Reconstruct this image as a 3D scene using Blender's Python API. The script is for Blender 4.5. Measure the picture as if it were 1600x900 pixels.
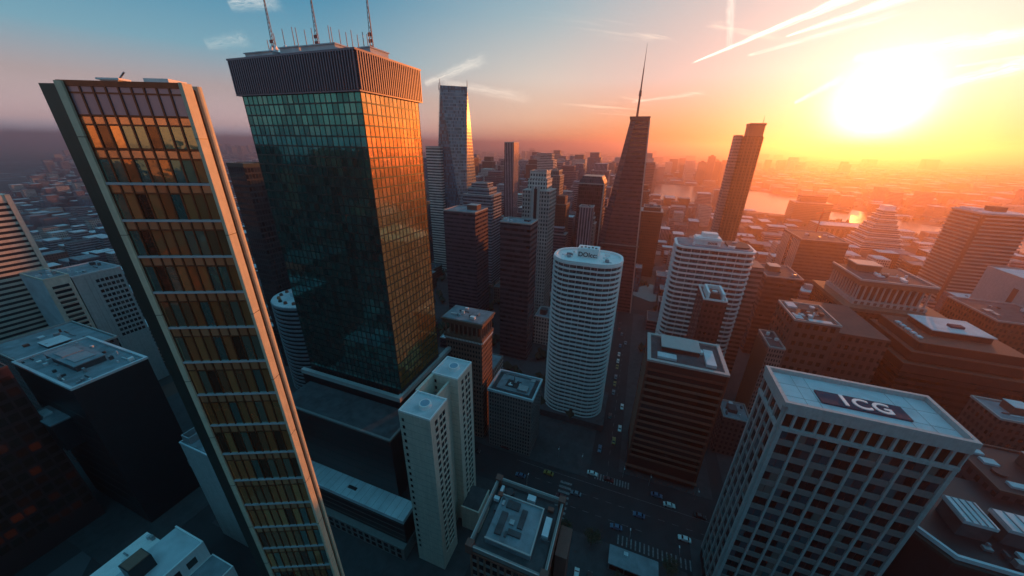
import bpy, math, random
from mathutils import Vector, Matrix
rnd = random.Random(7)
for o in list(bpy.data.objects): bpy.data.objects.remove(o)
S = bpy.context.scene
COL = S.collection
rad = math.radians
# ------------------------------------------------------------------ camera
F, PITCH, ROLL, YAW, CAMZ = 532., rad(22.83), rad(1.0), rad(20), 150.
fw = Vector((0, math.cos(PITCH), -math.sin(PITCH))); r0 = Vector((1, 0, 0)); u0_ = r0.cross(fw)
RV = r0*math.cos(ROLL) + u0_*math.sin(ROLL); UV_ = -r0*math.sin(ROLL) + u0_*math.cos(ROLL)
MZ = Matrix.Rotation(YAW, 3, 'Z')
RV, UV_, FW = MZ @ RV, MZ @ UV_, MZ @ fw
cam = bpy.data.objects.new('camera', bpy.data.cameras.new('camera')); COL.objects.link(cam)
cam.data.sensor_width = 36; cam.data.lens = 36*F/1600
cam.data.clip_start = 0.5; cam.data.clip_end = 120000
cam.matrix_world = Matrix(((RV.x, UV_.x, -FW.x, 0), (RV.y, UV_.y, -FW.y, 0), (RV.z, UV_.z, -FW.z, CAMZ), (0, 0, 0, 1)))
S.camera = cam
def px(x, y, z):
    v = Vector((x, y, z-CAMZ)); d = v.dot(FW)
    if d < 1: return None
    return 800+F*v.dot(RV)/d, 450-F*v.dot(UV_)/d, d
# ------------------------------------------------------------------ sun and sky
SUN_AZ, SUN_EL = rad(23.3), rad(4.3)
SD = Vector((math.sin(SUN_AZ)*math.cos(SUN_EL), math.cos(SUN_AZ)*math.cos(SUN_EL), math.sin(SUN_EL)))
sl = bpy.data.lights.new('sun', 'SUN'); sl.energy = 4.3; sl.angle = rad(0.6); sl.color = (1.0, 0.26, 0.034)
so = bpy.data.objects.new('sun', sl); COL.objects.link(so)
so.rotation_euler = (-SD).to_track_quat('-Z', 'Y').to_euler()
SKY_STRENGTH = 0.1
HAZE_DENSITY, HAZE_G = 1/3300., 0.77
HAZE_COLOR = (0.62, 0.46, 0.50, 1)
W = bpy.data.worlds.new('World'); S.world = W; W.use_nodes = True

class NT:
    def __init__(s, tree): s.t = tree; s.n = tree.nodes; s.l = tree.links
    def node(s, typ, **kw):
        n = s.n.new(typ)
        for k, v in kw.items(): setattr(n, k, v)
        return n
    def put(s, sock, val):
        if val is None: return
        if isinstance(val, bpy.types.NodeSocket): s.l.new(val, sock)
        else: sock.default_value = val
    def m(s, op, a, b=None, c=None, clamp=False):
        n = s.node('ShaderNodeMath', operation=op); n.use_clamp = clamp
        for i, x in enumerate((a, b, c)): s.put(n.inputs[i], x)
        return n.outputs[0]
    def vm(s, op, a, b=None, out=0):
        n = s.node('ShaderNodeVectorMath', operation=op)
        s.put(n.inputs[0], a); s.put(n.inputs[1], b)
        return n.outputs['Value'] if op in ('DOT_PRODUCT', 'LENGTH') else n.outputs[0]
    def mix(s, f, a, b, mode='MIX'):
        n = s.node('ShaderNodeMix', data_type='RGBA', blend_type=mode)
        s.put(n.inputs[0], f); s.put(n.inputs[6], a); s.put(n.inputs[7], b)
        return n.outputs[2]
    def ramp(s, f, pts, interp='LINEAR', pscale=1.0):
        n = s.node('ShaderNodeValToRGB'); cr = n.color_ramp; cr.interpolation = interp
        while len(cr.elements) < len(pts): cr.elements.new(0.5)
        for e, (p, c) in zip(cr.elements, pts): e.position = p*pscale; e.color = (*c, 1) if len(c) == 3 else c
        s.put(n.inputs[0], f); return n.outputs[0]
    def smooth(s, x, a, b):
        n = s.node('ShaderNodeMapRange', interpolation_type='SMOOTHSTEP')
        s.put(n.inputs[0], x); n.inputs[1].default_value = a; n.inputs[2].default_value = b
        return n.outputs[0]
    def noise(s, vec, scale, detail=4, rough=.55, dist=0):
        n = s.node('ShaderNodeTexNoise'); s.put(n.inputs['Vector'], vec)
        n.inputs['Scale'].default_value = scale; n.inputs['Detail'].default_value = detail
        n.inputs['Roughness'].default_value = rough; n.inputs['Distortion'].default_value = dist
        return n.outputs[0]
    def sep(s, v):
        n = s.node('ShaderNodeSeparateXYZ'); s.put(n.inputs[0], v); return n.outputs
    def comb(s, x, y, z):
        n = s.node('ShaderNodeCombineXYZ')
        for i, a in enumerate((x, y, z)): s.put(n.inputs[i], a)
        return n.outputs[0]

def build_world():
    w = NT(W.node_tree); w.n.clear()
    out = w.node('ShaderNodeOutputWorld'); bg = w.node('ShaderNodeBackground')
    bg.inputs[1].default_value = SKY_STRENGTH; w.l.new(bg.outputs[0], out.inputs[0])
    sky = w.node('ShaderNodeTexSky', sky_type='NISHITA'); sky.sun_disc = False
    sky.sun_elevation = SUN_EL; sky.sun_rotation = SUN_AZ; sky.altitude = 100; sky.dust_density = 2.0; sky.ozone_density = 2.0
    d = w.node('ShaderNodeTexCoord').outputs['Generated']
    x, y, z = w.sep(d)
    zc = w.m('MAXIMUM', z, 0.0)
    cosg = w.vm('DOT_PRODUCT', d, tuple(SD))
    k = w.m('MULTIPLY', zc, 1.0, clamp=True)                      # sine of the elevation
    cool = w.ramp(k, [(0.0, (.56, .64, .84)), (.06, (.80, .57, .58)), (.2, (.54, .43, .43)), (.34, (.22, .44, .55)), (.58, (.05, .29, .47)), (.88, (.015, .17, .34)), (1.3, (.06, .27, .42)), (2.0, (.09, .46, .70))], pscale=.5)
    mid = w.ramp(k, [(0.0, (.95, .36, .14)), (.12, (.98, .60, .40)), (.3, (.84, .72, .62)), (.55, (.42, .56, .60)), (.8, (.19, .42, .56)), (1.0, (.10, .32, .48)), (1.35, (.08, .30, .46)), (2.0, (.09, .46, .70))], pscale=.5)
    warm = w.ramp(k, [(0.0, (1.0, .22, .015)), (.12, (1.0, .40, .20)), (.3, (.84, .61, .55)), (.55, (.66, .60, .58)), (.8, (.47, .46, .49)), (1.0, (.30, .36, .40)), (1.35, (.11, .32, .46)), (2.0, (.09, .46, .70))], pscale=.5)
    c = w.mix(w.smooth(cosg, 0.32, 0.86), cool, mid)
    # gold patch added to the unseen sky for the bronze tower's panes to mirror
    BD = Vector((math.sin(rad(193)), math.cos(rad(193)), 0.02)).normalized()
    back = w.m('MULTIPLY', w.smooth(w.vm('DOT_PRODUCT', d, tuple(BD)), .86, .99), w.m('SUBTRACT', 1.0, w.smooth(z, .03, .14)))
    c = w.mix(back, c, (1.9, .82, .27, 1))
    c = w.mix(w.smooth(cosg, 0.74, 0.97), c, warm)
    c = w.vm('SCALE', c, None); c.node.inputs[3].default_value = 7.2
    nish = w.vm('SCALE', sky.outputs[0], None); nish.node.inputs[3].default_value = 0.12
    c = w.vm('ADD', c, nish)
    # bright aureole round the sun
    g = w.m('SUBTRACT', 1.0, cosg)
    a1 = w.m('MULTIPLY', w.m('EXPONENT', w.m('MULTIPLY', g, -620.0)), 26.0)
    a2 = w.m('MULTIPLY', w.m('EXPONENT', w.m('MULTIPLY', g, -40.0)), 4.2)
    s1 = w.vm('SCALE', (1.0, .90, .66), None); w.put(s1.node.inputs[3], a1)
    s2 = w.vm('SCALE', (1.0, .70, .62), None); w.put(s2.node.inputs[3], a2)
    c = w.vm('ADD', w.vm('ADD', c, s1), s2)
    # clouds: thin wisps on a high sheet, and one contrail
    inv = w.m('DIVIDE', 1.0, w.m('ADD', zc, 0.06))
    px_ = w.m('MULTIPLY', x, inv); py_ = w.m('MULTIPLY', y, inv)
    ca, sa = math.cos(rad(38)), math.sin(rad(38))
    al = w.m('ADD', w.m('MULTIPLY', px_, ca), w.m('MULTIPLY', py_, sa))
    ac = w.m('SUBTRACT', w.m('MULTIPLY', py_, ca), w.m('MULTIPLY', px_, sa))
    v1 = w.comb(w.m('MULTIPLY', al, .35), w.m('MULTIPLY', ac, 1.4), 0.7)
    n1 = w.noise(v1, 1.3, 7, .62, .7)
    v2 = w.comb(w.m('MULTIPLY', al, .8), ac, 3.1)
    n2 = w.noise(v2, .55, 3, .5)
    wisp = w.m('MULTIPLY', w.smooth(n1, .57, .80), w.smooth(n2, .42, .66))
    wisp = w.m('MULTIPLY', wisp, w.smooth(z, 0.02, 0.10))
    wisp = w.m('MULTIPLY', wisp, w.m('ADD', .12, w.m('MULTIPLY', w.smooth(cosg, .70, .97), .85)))
    ccol = w.mix(w.smooth(cosg, .45, .95), (4.6, 3.6, 3.1, 1), (16, 13.0, 9.5, 1))
    c = w.mix(wisp, c, ccol)
    def streak(pa, pb, wa, wb, soft, amt, seed):
        A = cray(*pa); B = cray(*pb); nrm = A.cross(B).normalized(); T = nrm.cross(A).normalized()
        L = math.atan2(B.dot(T), B.dot(A))
        t = w.m('DIVIDE', w.m('ARCTAN2', w.vm('DOT_PRODUCT', d, tuple(T)), w.vm('DOT_PRODUCT', d, tuple(A))), L)
        dist = w.vm('DOT_PRODUCT', d, tuple(nrm))
        nz = w.noise(w.comb(w.m('MULTIPLY', t, 7.0), w.m('MULTIPLY', dist, 60.0), seed), 1.0, 5, .6)
        dist = w.m('ADD', dist, w.m('MULTIPLY', w.m('SUBTRACT', nz, .5), w.m('MULTIPLY', t, wb*1.1)))
        wd = w.m('ADD', wa, w.m('MULTIPLY', t, wb-wa))
        e = w.m('DIVIDE', w.m('ABSOLUTE', dist), wd)
        e = w.m('SUBTRACT', 1.0, w.smooth(e, 1-soft, 1.0+soft*.3))
        ends = w.m('MULTIPLY', w.smooth(t, 0.0, .06), w.m('SUBTRACT', 1.0, w.smooth(t, 1.0, 1.35)))
        fil = w.noise(w.comb(w.m('MULTIPLY', t, 3.0), w.m('MULTIPLY', dist, 420.0), seed+.5), 1.0, 6, .65, .6)
        br = w.m('MULTIPLY', w.smooth(fil, .22, .72), w.m('ADD', .45, nz))
        return w.m('MULTIPLY', w.m('MULTIPLY', e, ends), w.m('MULTIPLY', br, amt*1.25), clamp=True)
    for args in ((((1078, 100), (1330, -5), .0014, .0095, .75, 1.1, 1.0)), ((1225, 58), (1400, 0), .002, .009, .9, .9, 8.0),
                 ((1165, 88), (1350, 36), .003, .006, .95, .45, 4.0), ((1140, 80), (1142, 0), .006, .009, .95, .28, 6.0),
                 ((1490, 104), (1640, 84), .002, .005, .95, .6, 9.0), ((1400, 152), (1570, 108), .006, .012, .95, .9, 2.0), ((1330, 92), (1560, 58), .008, .012, .98, .75, 5.0),
                 ((662, 132), (738, 100), .008, .014, .99, .24, 12.0), ((690, 128), (800, 150), .008, .014, .99, .2, 14.0), ((320, 70), (375, 62), .010, .014, .99, .10, 15.0), ((355, 6), (420, 0), .012, .018, .99, .22, 16.0), ((985, 160), (1075, 148), .003, .005, .97, .25, 17.0),
                 ((1240, 162), (1300, 130), .004, .008, .95, .7, 3.0)):
        c = w.mix(streak(*args), c, (16, 14, 11.5, 1))
    low = w.smooth(z, -0.02, 0.0)
    c = w.mix(low, w.vm('SCALE', c, None), c); c.node.inputs[6].links[0].from_node.inputs[3].default_value = 0.55
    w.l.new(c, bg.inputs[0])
def cray(x, y): return (FW + RV*((x-800)/F) - UV_*((y-450)/F)).normalized()
build_world()
S.view_settings.view_transform = 'Standard'; S.view_settings.look = 'None'
S.view_settings.exposure = 0.3; S.view_settings.gamma = 1.0; S.view_settings.use_curve_mapping = False
S.render.engine = 'CYCLES'
S.cycles.use_denoising = True; S.cycles.max_bounces = 6; S.cycles.diffuse_bounces = 3; S.cycles.glossy_bounces = 3
S.cycles.volume_bounces = 2; S.cycles.transparent_max_bounces = 4; S.cycles.sample_clamp_indirect = 6.0
S.cycles.caustics_reflective = False; S.cycles.caustics_refractive = False

# ------------------------------------------------------------------ mesh helper
class MB:
    """collects boxes, prisms and tubes; build() links them as one mesh object with metre UVs"""
    def __init__(s): s.v = []; s.f = []; s.mi = []
    def box(s, x0, x1, y0, y1, z0, z1, m=0):
        b = len(s.v)
        s.v += [(x0, y0, z0), (x1, y0, z0), (x1, y1, z0), (x0, y1, z0), (x0, y0, z1), (x1, y0, z1), (x1, y1, z1), (x0, y1, z1)]
        for q in ((0, 3, 2, 1), (4, 5, 6, 7), (0, 1, 5, 4), (1, 2, 6, 5), (2, 3, 7, 6), (3, 0, 4, 7)): s.f.append([b+i for i in q]); s.mi.append(m)
        return s
    def obox(s, c, ex, ey, z0, z1, ang=0, m=0):
        ca, sa = math.cos(ang), math.sin(ang)
        P = [(c[0]+ca*dx-sa*dy, c[1]+sa*dx+ca*dy) for dx, dy in ((-ex, -ey), (ex, -ey), (ex, ey), (-ex, ey))]
        return s.prism(P, z0, z1, m)
    def prism(s, P, z0, z1, m=0, top=None):
        b = len(s.v); n = len(P); T = top or P
        s.v += [(p[0], p[1], z0) for p in P] + [(p[0], p[1], z1) for p in T]
        s.f.append([b+i for i in reversed(range(n))]); s.mi.append(m)
        s.f.append([b+n+i for i in range(n)]); s.mi.append(m)
        for i in range(n):
            j = (i+1) % n; s.f.append([b+i, b+j, b+n+j, b+n+i]); s.mi.append(m)
        return s
    def tube(s, p, q, r0, r1=None, n=8, m=0):
        r1 = r0 if r1 is None else r1
        p = Vector(p); q = Vector(q); d = (q-p).normalized()
        a = d.orthogonal().normalized(); c = d.cross(a); b = len(s.v)
        for pt, r in ((p, r0), (q, r1)):
            for i in range(n):
                t = 2*math.pi*i/n; s.v.append(tuple(pt+(a*math.cos(t)+c*math.sin(t))*r))
        s.f.append([b+i for i in reversed(range(n))]); s.f.append([b+n+i for i in range(n)]); s.mi += [m, m]
        for i in range(n):
            j = (i+1) % n; s.f.append([b+i, b+j, b+n+j, b+n+i]); s.mi.append(m)
        return s
    def quad(s, pts, m=0):
        b = len(s.v); s.v += [tuple(p) for p in pts]; s.f.append(list(range(b, b+len(pts)))); s.mi.append(m); return s
    def mesh(s, name, mats, off=(0, 0, 0)):
        me = bpy.data.meshes.new(name)
        me.from_pydata([(v[0]-off[0], v[1]-off[1], v[2]-off[2]) for v in s.v], [], s.f)
        for m in (mats if isinstance(mats, (list, tuple)) else [mats]): me.materials.append(m)
        uv = me.uv_layers.new(name='uv')
        for p in me.polygons:
            p.material_index = s.mi[p.index]; nn = p.normal
            for li in p.loop_indices:
                co = me.vertices[me.loops[li].vertex_index].co
                if abs(nn.z) > .7: uv.data[li].uv = (co.x, co.y)
                else:
                    h = math.hypot(nn.x, nn.y); uv.data[li].uv = ((-nn.y*co.x+nn.x*co.y)/h, co.z)
        return me
    def build(s, name, mats, parent=None, off=None):
        """vertices given in the parent's own frame, or in the world frame with off = the root's location"""
        o = bpy.data.objects.new(name, s.mesh(name, mats, off or (0, 0, 0))); COL.objects.link(o)
        if parent: o.parent = parent
        return o
def tag(o, label=None, cat=None, group=None, kind=None):
    for k, v in (('label', label), ('category', cat), ('group', group), ('kind', kind)):
        if v: o[k] = v
    return o
def root(name, label, cat, loc=(0, 0, 0), rz=0, group=None):
    o = bpy.data.objects.new(name, None); COL.objects.link(o); o.location = loc; o.rotation_euler = (0, 0, rz); o.empty_display_size = 1
    return tag(o, label, cat, group)
def copy_tree(o, loc, rz=None, label=None):
    def rec(a, par):
        c = a.copy(); COL.objects.link(c)
        if par: c.parent = par
        for ch in kids.get(a.name, ()): rec(ch, c)
        return c
    kids = {}
    for x in bpy.data.objects:
        if x.parent: kids.setdefault(x.parent.name, []).append(x)
    c = rec(o, None); c.location = loc
    if rz is not None: c.rotation_euler = (0, 0, rz)
    if label: c['label'] = label
    return c
def inst(name, me, parent, loc=(0, 0, 0), rz=0, scale=None):
    o = bpy.data.objects.new(name, me); COL.objects.link(o); o.parent = parent; o.location = loc
    if rz: o.rotation_euler = (0, 0, rz)
    if scale: o.scale = scale
    return o
# ------------------------------------------------------------------ materials
MATS = {}
def newmat(name):
    m = bpy.data.materials.new(name); m.use_nodes = True; MATS[name] = m
    n = NT(m.node_tree); b = n.n['Principled BSDF']
    return m, n, b
def plain(name, col, rough=.75, var=.25, scale=.35, metal=0., streak=True, bump=0.):
    m, n, b = newmat(name)
    p = n.node('ShaderNodeTexCoord').outputs['Object']
    f = n.noise(p, scale, 5, .6)
    if streak:                                      # rain streaks: noise stretched along z
        x, y, z = n.sep(p)
        f2 = n.noise(n.comb(n.m('MULTIPLY', x, 1.6), n.m('MULTIPLY', y, 1.6), n.m('MULTIPLY', z, .06)), 1.0, 4, .6)
        f = n.m('MULTIPLY_ADD', n.m('ADD', f, f2), .5, 0.0)
    if not streak:                                  # pooled stains and patches
        st = n.smooth(n.noise(p, scale*.55, 3, .5, .6), .50, .58); pt = n.smooth(n.noise(p, scale*4., 3, .6), .55, .62)
        f = n.m('SUBTRACT', n.m('SUBTRACT', f, n.m('MULTIPLY', st, .13)), n.m('MULTIPLY', pt, .07))
        f = n.m('ADD', f, .06)
    k = n.m('MULTIPLY_ADD', n.m('SUBTRACT', f, .5), var*4, 1.0)
    c = n.vm('SCALE', tuple(col), None); n.put(c.node.inputs[3], k)
    n.l.new(c, b.inputs['Base Color']); b.inputs['Roughness'].default_value = rough; b.inputs['Metallic'].default_value = metal
    if bump:
        bn = n.node('ShaderNodeBump'); bn.inputs['Distance'].default_value = bump; n.l.new(f, bn.inputs['Height']); n.l.new(bn.outputs[0], b.inputs['Normal'])
    return m
def glass(name, cols, rough=.06, metal=.0, wob=.004, spec=.5, ior=1.6):
    """window glass: a tone per pane (object and island random), slightly wavy"""
    m, n, b = newmat(name)
    r = n.m('FRACT', n.m('ADD', n.node('ShaderNodeObjectInfo').outputs['Random'], n.node('ShaderNodeNewGeometry').outputs['Random Per Island']))
    k = len(cols); c = n.ramp(r, [(i/k, cc) for i, cc in enumerate(cols)], 'CONSTANT')
    n.l.new(c, b.inputs['Base Color'])
    b.inputs['Roughness'].default_value = rough; b.inputs['Metallic'].default_value = metal; b.inputs['IOR'].default_value = ior if metal else 1.4
    p = n.node('ShaderNodeNewGeometry').outputs['Position']
    bn = n.node('ShaderNodeBump'); bn.inputs['Distance'].default_value = wob*10; bn.inputs['Strength'].default_value = .5
    n.l.new(n.noise(p, .55, 2, .5), bn.inputs['Height']); n.l.new(bn.outputs[0], b.inputs['Normal'])
    return m
def facade(name, wall, gl, bay, storey, wx, wz, rough=.8, grough=.1, var=.2, off=(0., 0.), lit=None, roofc=None, blind=.0):
    """far walls whose windows are only a pixel or two: the openings are a pattern of the wall, a tone per opening"""
    m, n, b = newmat(name)
    uv = n.sep(n.node('ShaderNodeUVMap').outputs[0])
    gu = n.m('ADD', n.m('DIVIDE', uv[0], bay), off[0]+50.0); gv = n.m('ADD', n.m('DIVIDE', uv[1], storey), off[1]+50.0)
    fu = n.m('FRACT', gu); fv = n.m('FRACT', gv)
    iu = n.m('LESS_THAN', n.m('ABSOLUTE', n.m('SUBTRACT', fu, .5)), wx/2)
    iv = n.m('LESS_THAN', n.m('ABSOLUTE', n.m('SUBTRACT', fv, .5)), wz/2)
    geo = n.node('ShaderNodeNewGeometry')
    nz = n.m('ABSOLUTE', n.sep(geo.outputs['True Normal'])[2])
    side = n.m('LESS_THAN', nz, .6)
    win = n.m('MULTIPLY', n.m('MULTIPLY', iu, iv), side)
    wn = n.node('ShaderNodeTexWhiteNoise', noise_dimensions='3D')
    n.l.new(n.comb(n.m('FLOOR', gu), n.m('FLOOR', gv), n.node('ShaderNodeObjectInfo').outputs['Random']), wn.inputs['Vector'])
    rv = wn.outputs[0]
    p = n.node('ShaderNodeTexCoord').outputs['Object']
    ns = n.noise(p, .15, 5, .6)
    k = n.m('MULTIPLY_ADD', n.m('SUBTRACT', ns, .5), var*4, 1.0)
    w1 = n.node('ShaderNodeTexWhiteNoise', noise_dimensions='1D'); n.l.new(n.m('FLOOR', gv), w1.inputs['W'])
    k = n.m('MULTIPLY', k, n.m('MULTIPLY_ADD', w1.outputs[0], .22, .89))
    k = n.m('MULTIPLY', k, n.m('MULTIPLY_ADD', n.noise(n.comb(n.m('MULTIPLY', uv[0], 1.3), n.m('MULTIPLY', uv[1], .05), .0), 1.0, 3, .6), .6, .7))
    obr = n.m('MULTIPLY_ADD', n.node('ShaderNodeObjectInfo').outputs['Random'], .5, .75)
    wc = n.vm('SCALE', tuple(wall), None); n.put(wc.node.inputs[3], n.m('MULTIPLY', k, obr))
    gc = n.vm('SCALE', tuple(gl), None); n.put(gc.node.inputs[3], n.m('MULTIPLY_ADD', rv, 1.2, .35))
    if blind: gc = n.mix(n.m('LESS_THAN', rv, blind), gc, (wall[0]*.8, wall[1]*.75, wall[2]*.7, 1))
    c = n.mix(win, wc, gc)
    if roofc:
        rc = n.vm('SCALE', tuple(roofc), None); n.put(rc.node.inputs[3], k)
        c = n.mix(side, rc, c)
    n.l.new(c, b.inputs['Base Color'])
    n.put(b.inputs['Roughness'], n.m('MULTIPLY_ADD', win, grough-rough, rough))
    bn = n.node('ShaderNodeBump'); bn.inputs['Distance'].default_value = .25; bn.invert = True
    n.l.new(win, bn.inputs['Height']); n.l.new(bn.outputs[0], b.inputs['Normal'])
    return m
M = dict(
    copper=plain('copper_metal', (.16, .062, .032), .38, .25, .8, .55),
    copper_panel=glass('copper_panel', [(.74, .36, .18), (.68, .33, .17), (.78, .40, .22), (.62, .29, .15)], .2, .6),
    mauve_panel=glass('mauve_panel', [(.36, .25, .30), (.33, .23, .28), (.38, .27, .31)], .35, .35),
    copper_glass=glass('copper_glass', [(.88, .44, .18), (.66, .32, .14), (.30, .34, .26), (.84, .34, .14), (.44, .24, .13), (.18, .30, .27), (.72, .28, .11), (.16, .09, .06)], .04, .72, .004),
    pale_ledge=plain('pale_stone', (.40, .42, .44), .6, .2),
    pier=plain('tower_concrete', (.54, .50, .36), .62, .26, .7),
    dark_green=plain('dark_green_metal', (.028, .05, .046), .4, .25, .4, .3),
    dark=plain('near_black_metal', (.014, .016, .019), .4, .3, .3),
    crown=plain('crown_metal', (.16, .14, .17), .42, .12, .5, .45),
    crown_back=plain('crown_back_metal', (.03, .028, .035), .6, .1, .5),  # darker metal behind the crown fins
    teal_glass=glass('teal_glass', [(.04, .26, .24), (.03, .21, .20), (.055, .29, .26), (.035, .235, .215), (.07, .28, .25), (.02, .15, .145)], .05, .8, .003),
    gold_glow_glass=glass('gold_reflection_glass', [(.78, .50, .20), (.70, .46, .18), (.84, .55, .24), (.62, .42, .17)], .07, .85, .010),  # sunset sky's reflection put into the glass colour of the tower's right face
    teal_bar=plain('teal_frame', (.02, .045, .045), .4, .1, .5, .4),
    terr_edge=plain('terrace_stone', (.42, .38, .36), .7, .15),
    roof_blue=plain('grey_roofing', (.20, .23, .25), .85, .35, .25, streak=False),
    roof_dark=plain('dark_roofing', (.06, .065, .07), .9, .4, .3, streak=False),
    roof_pale=plain('pale_roofing', (.55, .58, .60), .8, .18, .2, streak=False),
    white=plain('white_paint', (.82, .80, .78), .6, .12, .5),
    cream=plain('cream_render', (.64, .55, .45), .75, .24, .6),
    concrete=plain('grey_concrete', (.40, .41, .40), .75, .28, .7),
    spandrel=plain('grey_spandrel', (.20, .195, .185), .7, .18, .5),
    brown=plain('brown_stone', (.22, .115, .08), .75, .2, .6),
    redstone=plain('red_stone', (.16, .07, .055), .8, .25, .5),
    maroon=plain('maroon_cladding', (.075, .024, .022), .6, .2, .4),
    dglass=glass('dark_glass', [(.006, .008, .010), (.010, .014, .017), (.016, .026, .03), (.005, .006, .008), (.012, .02, .026), (.06, .06, .055)], .06, 0, .004),
    tglass=glass('blue_green_glass', [(.006, .008, .010), (.15, .145, .13), (.010, .014, .018), (.012, .075, .095), (.005, .006, .008), (.008, .05, .062), (.03, .11, .125), (.006, .010, .012), (.010, .02, .025), (.004, .005, .006)], .06, 0, .004),
    rglass=glass('red_dark_glass', [(.05, .018, .012), (.07, .026, .016), (.04, .016, .012)], .12),
    bglass=glass('balcony_glass', [(.05, .05, .055), (.03, .03, .035), (.08, .075, .075), (.045, .04, .04)], .12),
    steel=plain('galvanised_steel', (.35, .36, .37), .45, .2, 1.0, .6),
    mast=plain('mast_steel', (.10, .09, .09), .5, .2, 1.0, .4),
    mastred=plain('mast_red_paint', (.30, .07, .05), .6, .2, 1.0),
    blue_dish=plain('pale_blue_lid', (.18, .36, .46), .5, .15, 1.0),
    ink=plain('black_lettering', (.012, .012, .015), .6, .05),
    navy=plain('navy_panel', (.03, .045, .075), .95, .08, .4, streak=False),
    letter=plain('white_lettering', (.78, .78, .76), .6, .06),
    asphalt=plain('asphalt', (.022, .026, .03), .85, .3, .12, streak=False),
    paving=plain('paving', (.042, .048, .052), .8, .3, .3, streak=False),
    paint=plain('road_paint', (.17, .175, .18), .7, .6, 1.2, streak=False),
    rust=plain('rust_red_trim', (.20, .06, .04), .7, .3, .8),
)
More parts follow.
